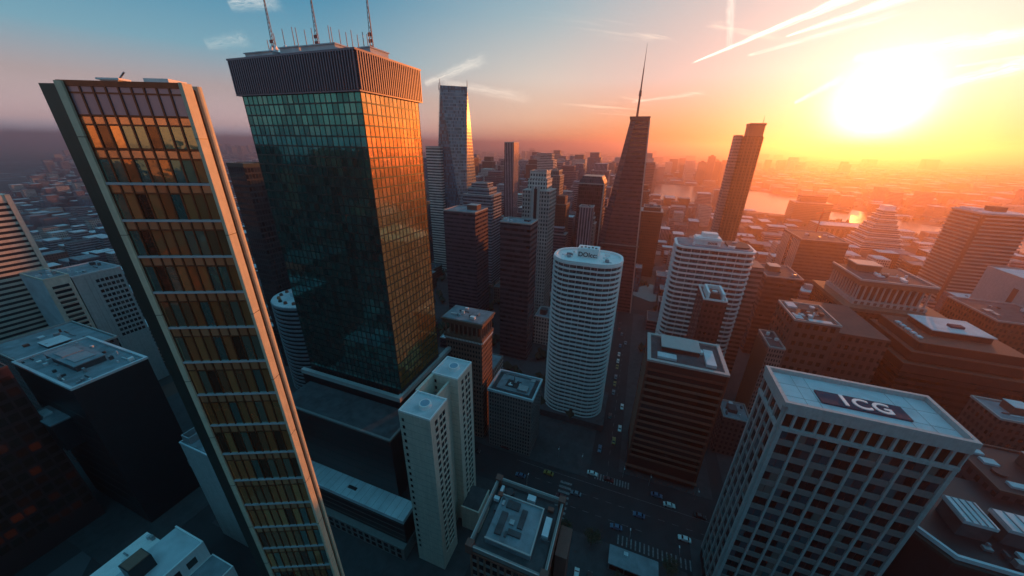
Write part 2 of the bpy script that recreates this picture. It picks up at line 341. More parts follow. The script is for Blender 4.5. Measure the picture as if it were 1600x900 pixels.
# ------------------------------------------------------------------ facade builder
class Tower:
    """a building: Empty at its base; u0..u1 along the street, v0..v1 away from the camera"""
    def __init__(s, name, label, cat, u0, u1, v0, v1, z1, group=None, z0=0, loc=None):
        s.u0, s.u1, s.v0, s.v1, s.z0, s.z1 = u0, u1, v0, v1, z0, z1
        s.loc = loc or ((u0+u1)/2, (v0+v1)/2, z0)
        s.root = root(name, label, cat, s.loc, 0, group); s.wins = []
        s.cache = {}
    def nearer(s, f):
        """the finished building at f times its size and distance, its top kept on the same sight line; its walls run down past z = 0 to meet the ground"""
        s.root.location = (s.loc[0]*f, s.loc[1]*f, CAMZ*(1-f)); s.root.scale = (f, f, f)
    def part(s, name, mb, mat, parent=None): return mb.build(name, mat, parent or s.root, s.loc)
    def body(s, mat, name='wall', z1=None): return s.part(name, MB().box(s.u0, s.u1, s.v0, s.v1, s.z0, z1 or s.z1), mat)
    def fbox(s, face, a0, a1, o0, o1, z0, z1):
        if face == 'F': return (a0, a1, s.v0-o1, s.v0-o0, z0, z1)
        if face == 'R': return (s.u1+o0, s.u1+o1, a0, a1, z0, z1)
        return (s.u0-o1, s.u0-o0, a0, a1, z0, z1)
    def rng(s, face): return (s.u0, s.u1) if face == 'F' else (s.v0, s.v1)
    def put(s, name, face, a0, a1, o0, o1, z0, z1, mat, queue=False, cap=100):
        """one box on a face as a part of its own, its mesh shared by equal boxes"""
        b = s.fbox(face, a0, a1, o0, o1, z0, z1)
        if queue: s.wins.append((name, b, mat)); return
        key = (name, mat.name, round(b[1]-b[0], 3), round(b[3]-b[2], 3), round(b[5]-b[4], 3))
        if key not in s.cache:
            hx, hy, hz = (b[1]-b[0])/2, (b[3]-b[2])/2, (b[5]-b[4])/2
            s.cache[key] = MB().box(-hx, hx, -hy, hy, -hz, hz).mesh(name, mat)
        c = ((b[0]+b[1])/2-s.loc[0], (b[2]+b[3])/2-s.loc[1], (b[4]+b[5])/2-s.loc[2])
        return inst(name, s.cache[key], s.root, c)
    def flush(s, cap=100):
        """the queued boxes that show largest become parts, the rest one part of kind stuff"""
        by = {}
        for q in s.wins: by.setdefault((q[0]), []).append(q)
        for name, L in by.items():
            sc = []
            for q in L:
                b = q[1]; c = ((b[0]+b[1])/2, (b[2]+b[3])/2, (b[4]+b[5])/2)
                p = px(*c); d = (Vector(c)-Vector((0, 0, CAMZ))).length
                vis = 1 if p and -10 < p[0] < 1610 and -10 < p[1] < 910 else 0
                sc.append((-vis, d))
            order = sorted(range(len(L)), key=lambda i: sc[i])
            order = [i for i in order if sc[i][0] < 0]
            for i in order[:cap]:
                _, b, mat = L[i]
                key = (name, mat.name, round(b[1]-b[0], 3), round(b[3]-b[2], 3), round(b[5]-b[4], 3))
                if key not in s.cache:
                    hx, hy, hz = (b[1]-b[0])/2, (b[3]-b[2])/2, (b[5]-b[4])/2
                    s.cache[key] = MB().box(-hx, hx, -hy, hy, -hz, hz).mesh(name, mat)
                inst(name, s.cache[key], s.root, ((b[0]+b[1])/2-s.loc[0], (b[2]+b[3])/2-s.loc[1], (b[4]+b[5])/2-s.loc[2]))
            if len(order) > cap:
                ms = []; mb = MB()
                for i in order[cap:]:
                    _, b, mat = L[i]
                    if mat not in ms: ms.append(mat)
                    mb.box(*b, m=ms.index(mat))
                tag(s.part(name, mb, ms), kind='stuff')
        s.wins = []
    def grid(s, face, z0, z1, nb, pitch, pier, spand, sill, out, pmat, smat, gmat, sub=1, edge=None, floors=None, sub_w=.12, pier_name='pier', sp_out=.5, jit=0):
        """piers between bays, a spandrel per storey, panes between them"""
        a0, a1 = s.rng(face); e = edge if edge is not None else pier
        bw = (a1-a0-e)/nb
        for i in range(nb+1):
            c = a0+e/2+i*bw; w = e if i in (0, nb) else pier
            lo, hi = c-w/2, c+w/2
            if face != 'F' and i == 0: lo = a0                        # corner pier butts the front face's own
            s.put(pier_name, face, lo, hi, .004, out, z0, z1, pmat)
        nf = int(round((z1-z0)/pitch))
        for j in range(nf):
            zt = z1-j*pitch; zb = zt-pitch
            s.put('spandrel', face, a0+.01, a1-.01, .002, out*sp_out, zb, zb+spand, smat)
            for i in range(nb):
                x0 = a0+e/2+i*bw+pier/2+.02; x1 = a0+e/2+(i+1)*bw-pier/2-.02
                for k in range(sub):
                    w = (x1-x0)/sub; g = sub_w/2 if sub > 1 else 0
                    s.put('window', face, x0+k*w+(g if k else 0), x0+(k+1)*w-(g if k < sub-1 else 0), .003, .06, zb+spand+sill, zt-.03, gmat, True)
    def parapet(s, mat, h=1.2, t=.6, out=.0, name='parapet', z=None):
        z = z if z is not None else s.z1; m = MB(); a, b, c, d = s.u0-out, s.u1+out, s.v0-out, s.v1+out
        m.box(a, b, c, c+t, z, z+h).box(a, b, d-t, d, z, z+h).box(a, a+t, c+t, d-t, z, z+h).box(b-t, b, c+t, d-t, z, z+h)
        return s.part(name, m, mat)
    def roof(s, mat, t=.6, th=.25): return s.part('roof', MB().box(s.u0+t+.01, s.u1-t-.01, s.v0+t+.01, s.v1-t-.01, s.z1, s.z1+th), mat)
    def unit(s, fu, fv, su, sv, h, mat, name='roof_unit', z=None, cap=None):
        """a rooftop machine room at a fraction of the roof, su x sv metres"""
        z = (z if z is not None else s.z1)+.2; cu = s.u0+fu*(s.u1-s.u0); cv = s.v0+fv*(s.v1-s.v0)
        o = s.part(name, MB().box(cu-su/2, cu+su/2, cv-sv/2, cv+sv/2, z, z+h), mat)
        if cap: s.part('cap', MB().box(cu-su/2-.15, cu+su/2+.15, cv-sv/2-.15, cv+sv/2+.15, z+h, z+h+.25), cap, o)
        return o
    def clutter(s, n, mats, seed=0, big=2.2, z=None, m=.14):
        """small plant: boxes, drums and pipes on the roof, each a part"""
        r = random.Random(seed); z = (z if z is not None else s.z1)+.22
        for i in range(n):
            cu = s.u0+(m+(1-2*m)*r.random())*(s.u1-s.u0); cv = s.v0+(m+(1-2*m)*r.random())*(s.v1-s.v0); mt = r.choice(mats)
            k = r.random(); a = .5+r.random()*big; b = .5+r.random()*big; h = .5+r.random()*1.3
            if k < .62: s.part('air_handler', MB().box(cu-a/2, cu+a/2, cv-b/2, cv+b/2, z, z+h), mt)
            elif k < .82: s.part('fan_drum', MB().tube((cu, cv, z), (cu, cv, z+h), a*.45, a*.45, 12), mt)
            else: s.part('duct', MB().tube((cu-a*1.2, cv, z+.3), (cu+a*1.2, cv, z+.3), .25, .25, 8), mt)
# ------------------------------------------------------------------ ground, river, streets
def flat(name, pts, z, mat, kind='structure'):
    return tag(MB().quad([(p[0], p[1], z) for p in pts]).build(name, mat), kind=kind)
def city_ground():
    m, n, b = newmat('city_ground')
    p = n.node('ShaderNodeNewGeometry').outputs['Position']
    vor = n.node('ShaderNodeTexVoronoi', feature='F1'); vor.inputs['Scale'].default_value = 1/34.; n.l.new(p, vor.inputs['Vector'])
    r = n.sep(vor.outputs['Color'])[0]
    c = n.ramp(r, [(0, (.03, .035, .04)), (.25, (.05, .045, .045)), (.45, (.13, .06, .045)), (.6, (.09, .10, .11)), (.75, (.04, .045, .04)), (.88, (.2, .2, .2)), (.96, (.36, .35, .33))], 'CONSTANT')
    big = n.smooth(n.noise(p, 1/900., 4, .6), .45, .62)
    c = n.mix(big, c, (.032, .035, .03, 1))
    n.l.new(c, b.inputs['Base Color']); b.inputs['Roughness'].default_value = .95
    return m
G = 24000
flat('ground', [(-G, -2400), (G, -2400), (G, G), (-G, G)], -.02, city_ground())
def water():
    m, n, b = newmat('river_water'); b.inputs['Base Color'].default_value = (.02, .03, .04, 1); b.inputs['Roughness'].default_value = .22; b.inputs['IOR'].default_value = 1.33
    p = n.node('ShaderNodeNewGeometry').outputs['Position']
    bn = n.node('ShaderNodeBump'); bn.inputs['Distance'].default_value = .35; n.l.new(n.noise(p, .06, 4, .6), bn.inputs['Height']); n.l.new(bn.outputs[0], b.inputs['Normal'])
    return m
flat('river', [(-900, 1330), (-250, 1240), (36, 1190), (200, 1080), (330, 1040), (430, 1010), (470, 960), (505, 900), (560, 840), (700, 690), (980, 560), (1080, 640),
               (690, 930), (600, 1030), (575, 1110), (560, 1190), (520, 1330), (430, 1560), (320, 1640), (60, 1700), (-900, 1900)], .05, water())
# the streets near the towers: asphalt sheet, raised pavements with kerbs, painted marks
flat('road', [(-260, 20), (170, 20), (170, 330), (-260, 330)], .0, M['asphalt'])
def pavement(u0, u1, v0, v1):
    tag(MB().box(u0, u1, v0, v1, -.05, .13).build('pavement', M['paving']), kind='structure')
for a in ((-150, -41, 45, 106), (-34, -6, 30, 98), (-6, 38, 60, 97), (40, 160, 60, 112), (10, 52, 133, 320), (-95, -4, 124, 320), (58, 160, 132, 320), (-260, -160, 20, 320)): pavement(*a)
pm = MB()
for i in range(22): pm.box(-28+i*5.6, -28+i*5.6+2.6, 114.9, 115.05, .004, .012)          # lane dashes
for i in range(9): pm.box(-28+i*5.6+2, -28+i*5.6+4.6, 106.9, 107.05, .004, .012)
pm.box(-40, 52, 121.4, 121.55, .004, .012)
for i in range(24): pm.box(4.7, 4.85, 128+i*7, 131+i*7, .004, .012)
tag(pm.build('lane_marking', M['paint']), kind='structure')
cw = MB()
for i in range(8): cw.box(-16+i*.0, -10.5, 99.5+i*2.5, 100.7+i*2.5, .004, .013)
for i in range(13): cw.box(-1+i*1.3, -.35+i*1.3, 125, 128.6, .004, .013)
for i in range(17): cw.box(12+i*1.7, 12.55+i*1.7, 98.2, 102.2, .004, .013)
tag(cw.build('crosswalk', M['paint']), kind='structure')
# ------------------------------------------------------------------ bronze tower
def bronze_tower():
    R = root('bronze_tower', 'tall bronze tower of copper framed windows between concrete piers, right pier lit gold', 'skyscraper', (-52.3, 29.4, 0), rad(24))
    zs = [155.5, 152.4, 148.7, 144.7, 140.0, 135.0, 129.6, 123.8, 117.6, 111.2, 104.6, 97.9, 91.1, 84.3, 77.5, 70.7, 63.9, 57, 50, 43, 36, 29, 22, 15]
    wd, nb = 12.5, 9; bw = wd/nb
    MB().prism([(-12.5, .12), (0, .12), (-.05, 2.55), (-7.4, 12), (-14.0, 12), (-15.2, 1.2)], 0, 155.3).build('wall', M['dark'], R)
    MB().box(-13.3, -12.5, -.35, .1, 0, 155.9).build('corner_pier', M['pier'], R)
    MB().prism([(-13.31, -.30), (-13.31, .1), (-14.9, 2.0), (-15.2, -.12)], 0, 155.6).build('side_panel', M['dark_green'], R)
    MB().prism([(0, -.3), (.25, -.42), (.42, -.3), (.5, 1.05), (0, 1.05)], 0, 156).build('corner_pier', M['pier'], R)
    MB().box(-.1, .12, 1.05, 1.9, 0, 155.5).build('groove_panel', M['copper'], R)
    MB().prism([(-.1, 1.9), (.45, 1.9), (.55, 2.1), (.5, 2.55), (-.1, 2.6)], 0, 155.9).build('rear_fin', M['pier'], R)
    for z in range(150, 0, -6):
        if z % 12 == 6:                                                     # joint rings of the concrete piers
            MB().box(-13.33, -12.47, -.38, .0, z, z+.07).build('pier_joint', M['dark'], R)
            MB().prism([(-.0, -.33), (.25, -.45), (.44, -.33), (.53, 1.0), (0, 1.0)], z, z+.07).build('pier_joint', M['dark'], R)
    mul = MB().box(-.095, .095, -.10, .1, 12, 155.4).mesh('mullion', M['copper'])
    for i in range(nb+1): inst('mullion', mul, R, (-12.5+i*bw, 0, 0))
    led = MB().box(-12.5, 0, -.22, .1, -.22, .09).mesh('ledge', M['pale_ledge']); bar = MB().box(-12.49, -.01, -.06, .1, -.09, .09).mesh('transom', M['copper'])
    cache = {}
    def pane(name, i, za, zb, mat, n, lst):
        h = round(za-zb, 2)
        key = (name, h, n % 4, mat.name)
        if key not in cache:                                                  # each pane of its own slight tilt, as real curtain walls have
            t = [(.0, .006), (.01, .0), (.004, .012), (.012, .004)][n % 4]; w = bw/2-.05
            cache[key] = MB().prism([(-w, .02-t[0]), (w, .02-t[1]), (w, .11), (-w, .11)], -h/2, h/2).mesh(name, mat)
        lst.append((name, cache[key], (-12.5+(i+.5)*bw, 0, (za+zb)/2), mat))
    P, T = [], []
    r = random.Random(3)
    for j in range(len(zs)-1):
        za, zb = zs[j], zs[j+1]; h = za-zb
        if j == 0:
            inst('transom', bar, R, (0, 0, za-.75)); inst('transom', bar, R, (0, 0, zb))
            for i in range(nb): pane('mauve_panel', i, za-.05, zb+.1, M['mauve_panel'], i, T)
            continue
        tr = za-h*.27
        inst('transom', bar, R, (0, 0, tr))
        if j >= 2: inst('ledge', led, R, (0, 0, zb))
        else: inst('transom', bar, R, (0, 0, zb))
        for i in range(nb):
            pane('transom_panel', i, za-.15, tr+.1, M['copper_panel'], r.randrange(4), T)
            pane('window', i, tr-.1, zb+.15, M['copper_glass'], r.randrange(4), P)
    for L in (P, T):
        for q in L[:99]: inst(q[0], q[1], R, q[2])
        mb = MB(); mats = []
        for q in L[99:]:
            if q[3] not in mats: mats.append(q[3])
            off = len(mb.v)
            for v in q[1].vertices: mb.v.append((v.co.x+q[2][0], v.co.y+q[2][1], v.co.z+q[2][2]))
            for f in q[1].polygons: mb.f.append([off+k for k in f.vertices]); mb.mi.append(mats.index(q[3]))
        tag(mb.build(L[99][0], mats, R), kind='stuff')
    # window-washing crane and roof hatch above the parapet
    c = MB().box(-10.6, -8.6, 2.2, 3.4, 155.3, 156.4).box(-10.9, -8.3, 2.0, 3.6, 156.4, 156.6).build('cleaning_cradle', M['white'], R)
    MB().tube((-8.8, 2.6, 156.5), (-7.4, 2.0, 157.2), .09).build('crane_arm', M['steel'], c)
    MB().box(-5.2, -2.4, 1.6, 4.4, 155.3, 156.6).build('roof_hatch', M['white'], R)
    MB().box(-13.3, .2, -.1, .5, 155.4, 156.0).build('parapet', M['copper'], R)
bronze_tower()
# ------------------------------------------------------------------ black glass tower with ribbed crown
def glass_tower():
    T = Tower('glass_tower', 'huge dark glass tower with ribbed metal crown and antennas, right face glowing gold', 'skyscraper', -129, -80, 89.6, 118, 163.6)
    T.body(M['dark'])
    nf, pit = 35, 3.05
    for face, nb, gm in (('F', 22, M['teal_glass']), ('R', 14, M['gold_glow_glass'])):
        a0, a1 = T.rng(face); bw = (a1-a0)/nb
        for i in range(nb+1):
            c = a0+i*bw; T.put('mullion', face, max(a0, c-.10), min(a1, c+.10)-(.002 if i == nb else 0), .004, .14, 52, 163.5, M['teal_bar'])
        for j in range(nf):
            zb = 163.5-(j+1)*pit
            T.put('floor_band', face, a0+.01, a1-.01, .002, .11, zb, zb+.42, M['teal_bar'])
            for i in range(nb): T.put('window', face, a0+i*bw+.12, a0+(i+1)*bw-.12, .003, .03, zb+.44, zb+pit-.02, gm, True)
    T.flush()
    # crown: a projecting box of vertical fins
    a, b, c, d = -130, -79.1, 88.6, 119
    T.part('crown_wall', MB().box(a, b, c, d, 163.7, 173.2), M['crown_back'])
    T.part('crown_soffit', MB().box(a-.2, b+.2, c-.2, d+.2, 163.3, 163.69), M['crown'])
    T.part('crown_coping', MB().box(a-.35, b+.35, c-.35, d+.35, 173.2, 173.7), M['crown'])
    fin = MB().box(-.21, .21, -.45, 0, 163.72, 173.18).mesh('fin', M['crown'])
    nF, nR = 52, 31
    for i in range(nF): inst('fin', fin, T.root, (a+.4+i*(b-a-.8)/(nF-1)-T.loc[0], c-T.loc[1], 0))
    for i in range(nR): inst('fin', fin, T.root, (b-T.loc[0], c+.5+i*(d-c-1.0)/(nR-1)-T.loc[1], 0), rad(90))
    for (x0, x1, y0, y1, h) in ((-125, -113, 91, 100, 1.5), (-101, -88, 91, 102, 1.9), (-84, -80, 96, 104, 1.6), (-112, -104, 93, 99, 2.6)):
        T.part('penthouse', MB().box(x0, x1, y0, y1, 173.7, 173.7+h).box(x0-.3, x1+.3, y0-.3, y1+.3, 173.7+h, 174+h), M['roof_pale'])
    def lattice(x, y, z0, z1, w):
        mb = MB()
        for sx, sy in ((-1, -1), (1, -1), (0, 1)): mb.tube((x+sx*w, y+sy*w, z0), (x+sx*w*.25, y+sy*w*.25, z1), .10, .07, 5)
        n = int((z1-z0)/1.1)
        for k in range(n):
            f = 1-.75*k/n; g = 1-.75*(k+1)/n; za = z0+(z1-z0)*k/n; zb = z0+(z1-z0)*(k+1)/n
            s = 1 if k % 2 else -1
            mb.tube((x-s*w*f, y-w*f, za), (x+s*w*g, y-w*g, zb), .05, .05, 4).tube((x+w*f*s, y-w*f, za), (x, y+w*g, zb), .05, .05, 4)
        o = T.part('antenna_mast', mb, M['mast'])
        for k in range(3): T.part('antenna_panel', MB().box(x-w*1.2, x+w*1.2, y-w*1.3, y-w*1.0, z0+2.0+k*1.6, z0+2.9+k*1.6), M['mastred'], o)
        T.part('spike', MB().tube((x, y, z1-.5), (x, y, z1+6), .09, .04, 5), M['mast'], o)
    lattice(-119, 97, 173.7, 190.5, .55); lattice(-100.1, 97, 173.7, 189.5, .55); lattice(-76.3-6, 100, 173.7, 188.8, .55)
    for u, z in ((-121.5, 180.1), (-118.1, 181.6), (-114.1, 182.5), (-109.9, 182.7), (-108.4, 182.4), (-104.9, 181.6), (-102, 181.8), (-95.3, 181.9), (-94.4, 181.5), (-91.4, 180.6),
                 (-89, 179.8), (-87, 180.2), (-84.9, 178.9), (-82.9, 179.4), (-81.4, 178.8), (-80.6, 179.3)):
        T.part('whip_antenna', MB().tube((u, 97, 173.7), (u, 97, z), .15, .10, 5), M['mast'])
    for u, v in ((-117, 95), (-114.5, 94.5), (-111, 95)):
        T.part('dish', MB().tube((u, v, 176.3), (u-.3, v-.9, 176.7), .3, 1.1, 14), M['white'])
    # podium terrace the tower rises from
    T.part('podium', MB().box(-132, -79, 87, 128, 0, 53.2), M['dark'])
    T.part('terrace_parapet', MB().box(-132.3, -78.7, 86.7, 88.4, 53.2, 55.2).box(-80.6, -78.7, 88.4, 128.3, 53.2, 55.2), M['terr_edge'])
glass_tower()
def lettering(name, cu):
    t = bpy.data.objects.new('letter_curve', cu); COL.objects.link(t)
    me = bpy.data.meshes.new_from_object(t.evaluated_get(bpy.context.evaluated_depsgraph_get()))
    bpy.data.objects.remove(t); o = bpy.data.objects.new(name, me); COL.objects.link(o); return o
# ------------------------------------------------------------------ block with pale concrete grid and the roof sign
def grid_tower():
    T = Tower('office_block', 'pale concrete grid office block with a big lettered panel on its flat white roof', 'office building', 43.5, 79, 90.4, 106.2, 88.6)
    T.body(M['dark'])
    C, Sp = M['concrete'], M['spandrel']
    # top storey of narrow deep openings
    for face, nb in (('F', 14), ('L', 4)):
        a0, a1 = T.rng(face); bw = (a1-a0)/nb
        for i in range(nb+1):
            c = a0+i*bw; T.put('fin', face, max(a0, c-.28), min(a1, c+.28), .004, .62, 82.3, 86.9, C)
        for i in range(nb): T.put('top_window', face, a0+i*bw+.3, a0+(i+1)*bw-.3, .003, .05, 82.3, 86.9, M['rglass'])
        T.put('cornice', face, a0-.0, a1, .003, .9, 86.9, 88.9, C); T.put('sill_band', face, a0, a1, .003, .8, 81.2, 82.3, C)
    T.grid('F', 4.7, 81.2, 8, 5.1, .55, 1.9, .05, .62, C, Sp, M['tglass'], sub=2, edge=.9, sub_w=.22, sp_out=.55)
    T.grid('L', 4.7, 81.2, 4, 5.1, .5, .9, .05, .62, C, Sp, M['tglass'], sub=1, edge=.9, sp_out=.6)
    T.flush()
    T.u0 -= .9; T.v0 -= .9; T.u1 += .5; T.v1 += .5
    T.part('parapet', MB().box(T.u0, T.u1, T.v0, T.v0+.9, 88.9, 90.3).box(T.u0, T.u1, T.v1-.9, T.v1, 88.9, 90.3).box(T.u0, T.u0+.9, T.v0+.9, T.v1-.9, 88.9, 90.3).box(T.u1-.9, T.u1, T.v0+.9, T.v1-.9, 88.9, 90.3), C)
    T.part('roof', MB().box(T.u0+.95, T.u1-.95, T.v0+.95, T.v1-.95, 88.3, 89.0), M['roof_pale'])
    jm = MB()
    for k in (6.0, 9.2, 27.5, 31.4): jm.box(T.u0+k, T.u0+k+.08, T.v0+1.2, T.v1-1.2, 89.0, 89.04)
    for k in (5.2, 10.9): jm.box(T.u0+1.2, T.u1-1.2, T.v0+k, T.v0+k+.08, 89.0, 89.045)
    T.part('roof_seam', jm, M['spandrel'])
    T.part('hatch', MB().box(59.4, 61.6, 90.9, 91.6, 89.05, 89.5), M['redstone'])
    p = T.part('sign_panel', MB().box(52.3, 70.5, 94.4, 99.6, 89.06, 89.5), M['navy'])
    for ch, x, sz in (('I', 57.0, 6.2), ('C', 59.35, 5.6), ('G', 63.5, 5.6)):
        cu = bpy.data.curves.new('letter', 'FONT'); cu.body = ch; cu.size = sz; cu.extrude = .12; cu.offset = .10; cu.materials.append(M['letter'])
        o = lettering('letter', cu); o.parent = p; o.location = (x-T.loc[0], 95.0-T.loc[1], 89.63)
grid_tower()
# ------------------------------------------------------------------ cream twin tower with round roof lids
def cream_tower():
    T = Tower('apartment_tower', 'cream twin-slab apartment tower with blue round lids on its roofs', 'apartment tower', -64, -52, 68.5, 100.5, 70)
    def wing(v0, v1, u0, u1, z):
        w = T.part('wing', MB().box(u0, u1, v0, v1, -9, z), M['cream'])
        T.part('parapet', MB().box(u0, u1, v0, v0+.4, z, z+.7).box(u0, u1, v1-.4, v1, z, z+.7).box(u0, u0+.4, v0+.4, v1-.4, z, z+.7).box(u1-.4, u1, v0+.4, v1-.4, z, z+.7), M['white'], w)
        T.part('roof', MB().box(u0+.42, u1-.42, v0+.42, v1-.42, z-.1, z+.12), M['roof_pale'], w)
        for j in range(1, 23): T.part('floor_joint', MB().box(u0-.02, u1+.02, v0-.03, v0-.001, z-j*3.1-.5, z-j*3.1-.42), M['spandrel'], w)
        c = ((u0+u1)/2+.8, (v0+v1)/2)
        d = T.part('lid_drum', MB().tube((*c, z+.1), (*c, z+1.5), 2.2, 2.0, 20), M['white'])
        T.part('lid', MB().tube((*c, z+1.5), (*c, z+1.62), 1.55, 1.5, 20), M['blue_dish'], d)
        n = int(z/3.1)
        for j in range(n):
            zt = z-2.2-j*3.1
            for fv in (.30, .56, .74):                                  # dark loggias on the lit side
                T.wins.append(('loggia', (u1-.02, u1+.05, v0+fv*(v1-v0)-.75, v0+fv*(v1-v0)+.75, zt-1.9, zt), M['bglass']))
                T.wins.append(('balcony_slab', (u1-.02, u1+.32, v0+fv*(v1-v0)-.95, v0+fv*(v1-v0)+.95, zt-2.15, zt-1.93), M['cream']))
            T.wins.append(('window', (u0+1.0, u0+1.9, v0-.05, v0+.02, zt-1.3, zt), M['dglass']))
    wing(68.5, 79, -63.5, -51.5, 69.5); wing(89, 100.5, -64, -53, 70)
    T.flush(90)
    T.part('link_wall', MB().box(-64.2, -63, 79, 89, -9, 70.2), M['cream']); T.part('link_wall', MB().box(-57.2, -56.4, 79.01, 88.99, -9, 68.5), M['cream'])
    T.part('link_floor', MB().box(-63, -57.2, 79, 89, -9, 62), M['spandrel'])
    T.nearer(.95); T.part('annex', MB().box(-53, -44.6, 86, 97, -9, 5.2).box(-53, -44.4, 85.8, 86.3, 5.2, 6).box(-45, -44.4, 86.3, 97, 5.2, 6), M['cream'])
    T.part('annex_roof', MB().box(-52.9, -45.1, 86.4, 96.9, 5.2, 5.4), M['roof_dark'])
cream_tower()
def dark_podium():
    T = Tower('podium_block', 'low black glass block with a pale blue-grey setback ledge beneath the dark glass tower', 'office building', -128, -64.5, 64.5, 86.5, 20)
    T.part('lower_wall', MB().box(-128, -65, 64.5, 86.4, 7, 20), M['dark'])
    T.part('upper_wall', MB().box(-128, -72, 71.5, 86.4, 20.1, 50), M['dark'])
    T.part('ledge', MB().box(-128.4, -64.4, 63.8, 71.4, 19.6, 21.4), M['roof_pale'])
    jm = MB()
    for i in range(21): jm.box(-127+i*3, -126.9+i*3, 63.82, 71.3, 21.4, 21.43)
    T.part('ledge_joint', jm, M['spandrel'])
    T.part('ledge_vent', MB().box(-93.5, -89.5, 67, 68.2, 21.42, 21.7), M['dark'])
    T.part('roof', MB().box(-127.5, -72.5, 72, 86.3, 50, 50.2), M['roof_dark']); T.part('coping', MB().box(-128, -71.7, 71.2, 72, 50, 50.8).box(-72.5, -71.7, 72, 86.4, 50, 50.8), M['spandrel'])
    for z in (8.5, 11.4, 14.3, 17.2): T.put('floor_band', 'F', -128, -65.2, .005, .05, z, z+.16, M['spandrel'])
    T.part('base_wall', MB().box(-127, -64.8, 62.2, 86.3, 0, 6.9), M['spandrel'])
    T.v0 = 62.2
    for i in range(20):
        for j in range(2): T.put('window', 'F', -127+i*3.1, -125.1+i*3.1, .003, .05, .9+j*3.0, 2.9+j*3.0, M['dglass'])
    for j in range(6): T.put('floor_band', 'F', -128, -72.1, -9.3+.003, -9.25, 24+j*4.2, 24.3+j*4.2, M['teal_bar'])
dark_podium()
# ------------------------------------------------------------------ brown stone tower with a columned belvedere
def column_mesh(h, r, mat, name='column'):
    return MB().tube((0, 0, 0), (0, 0, h), r, r*.85, 10).box(-r*1.25, r*1.25, -r*1.25, r*1.25, -.01, .35).box(-r*1.25, r*1.25, -r*1.25, r*1.25, h-.35, h+.01).mesh(name, mat)
brick_fac = facade('brown_brick_wall', (.20, .115, .09), (.035, .025, .025), 1.55, 2.7, .52, .5, var=.3)
def belvedere_tower():
    T = Tower('belvedere_tower', 'brown stone tower topped by an open columned gallery, its right side catching orange sun', 'tower', -81.6, -61.6, 127.8, 140.3, 61)
    T.part('shaft', MB().box(-81.6, -61.6, 127.8, 140.3, 0, 60.6), brick_fac)
    band = T.part('dentil_band', MB().box(-82, -61.2, 127.4, 140.7, 60.6, 61.4), M['brown'])
    for i in range(26): T.part('dentil', MB().box(-81.8+i*.8, -81.4+i*.8, 127.05, 127.39, 60.7, 61.6), M['white'], band)
    for i in range(15): T.part('dentil', MB().box(-61.19, -60.85, 127.6+i*.85, 128+i*.85, 60.7, 61.6), M['white'], band)
    T.part('gallery_floor', MB().box(-82.2, -61, 127.2, 140.9, 61.7, 63.2), M['brown'])
    T.part('gallery_core', MB().box(-79.6, -63.6, 129.8, 138.3, 63.2, 69.4), M['redstone'])
    cm = column_mesh(6.2, .42, M['brown'])
    for i in range(9): inst('column', cm, T.root, (-81.2+i*19.2/8-T.loc[0], 128.2-T.loc[1], 63.2))
    for i in range(1, 6): inst('column', cm, T.root, (-62-T.loc[0], 128.2+i*11.7/5-T.loc[1], 63.2))
    T.part('entablature', MB().box(-82.3, -60.9, 127.1, 141, 69.4, 71.2), M['brown'])
    T.part('cornice', MB().box(-82.9, -60.3, 126.5, 141.6, 71.2, 71.9), M['brown'])
    T.part('roof', MB().box(-82.3, -60.9, 127.1, 141, 71.9, 72.2), M['roof_blue'])
    T.z1 = 72.2; T.clutter(9, [M['white'], M['steel'], M['roof_dark']], 4, 2.0)
belvedere_tower()
# ------------------------------------------------------------------ white balcony towers
def round_rect(u0, u1, v0, v1, r, n=6):
    P = []
    for cx, cy, a in ((u1-r, v0+r, -90), (u1-r, v1-r, 0), (u0+r, v1-r, 90), (u0+r, v0+r, 180)):
        for k in range(n+1):
            t = rad(a+90*k/n); P.append((cx+r*math.cos(t), cy+r*math.sin(t)))
    return P
def banded(T, P, z0, z1, pitch, bh, out, mat, gmat, name='balcony_band', core='glazing', posts=0, pm=None):
    cx = sum(p[0] for p in P)/len(P); cy = sum(p[1] for p in P)/len(P)
    T.part(core, MB().prism(P, z0, z1), gmat)
    Q = []
    for p in P:
        d = Vector((p[0]-cx, p[1]-cy)); Q.append((p[0]+out*d.x/max(d.length, .1), p[1]+out*d.y/max(d.length, .1)))
    me = MB().prism(Q, -bh/2, bh/2).mesh(name, mat, (T.loc[0], T.loc[1], 0))
    n = int((z1-z0)/pitch)
    for j in range(min(n, 100)): inst(name, me, T.root, (0, 0, z1-j*pitch))
    if posts:
        pmh = MB().box(-.09, .09, -.09, .09, 0, n*pitch).mesh('party_wall', pm or mat)
        L = 0; per = [0]
        for a, b in zip(Q, Q[1:]+Q[:1]): L += math.dist(a, b); per.append(L)
        for k in range(posts):
            s = L*k/posts
            for i in range(len(Q)):
                if per[i] <= s < per[i+1]:
                    t = (s-per[i])/(per[i+1]-per[i]); a, b = Q[i], Q[(i+1) % len(Q)]
                    inst('party_wall', pmh, T.root, (a[0]+(b[0]-a[0])*t-(a[0]-cx)*.012-T.loc[0], a[1]+(b[1]-a[1])*t-(a[1]-cy)*.012-T.loc[1], z1-n*pitch))
def text(T, body, size, loc, rot, mat, parent, ext=.06):
    cu = bpy.data.curves.new('lettering', 'FONT'); cu.body = body; cu.size = size; cu.extrude = ext; cu.align_x = 'CENTER'; cu.offset = size*.02; cu.materials.append(mat)
    o = lettering('lettering', cu); o.parent = parent; o.location = (loc[0]-T.loc[0], loc[1]-T.loc[1], loc[2]); o.rotation_euler = rot
    return o
blind_fac = facade('balcony_glazing', (.14, .14, .15), (.018, .021, .027), 1.9, 2.9, .86, .92, rough=.4, blind=.24)
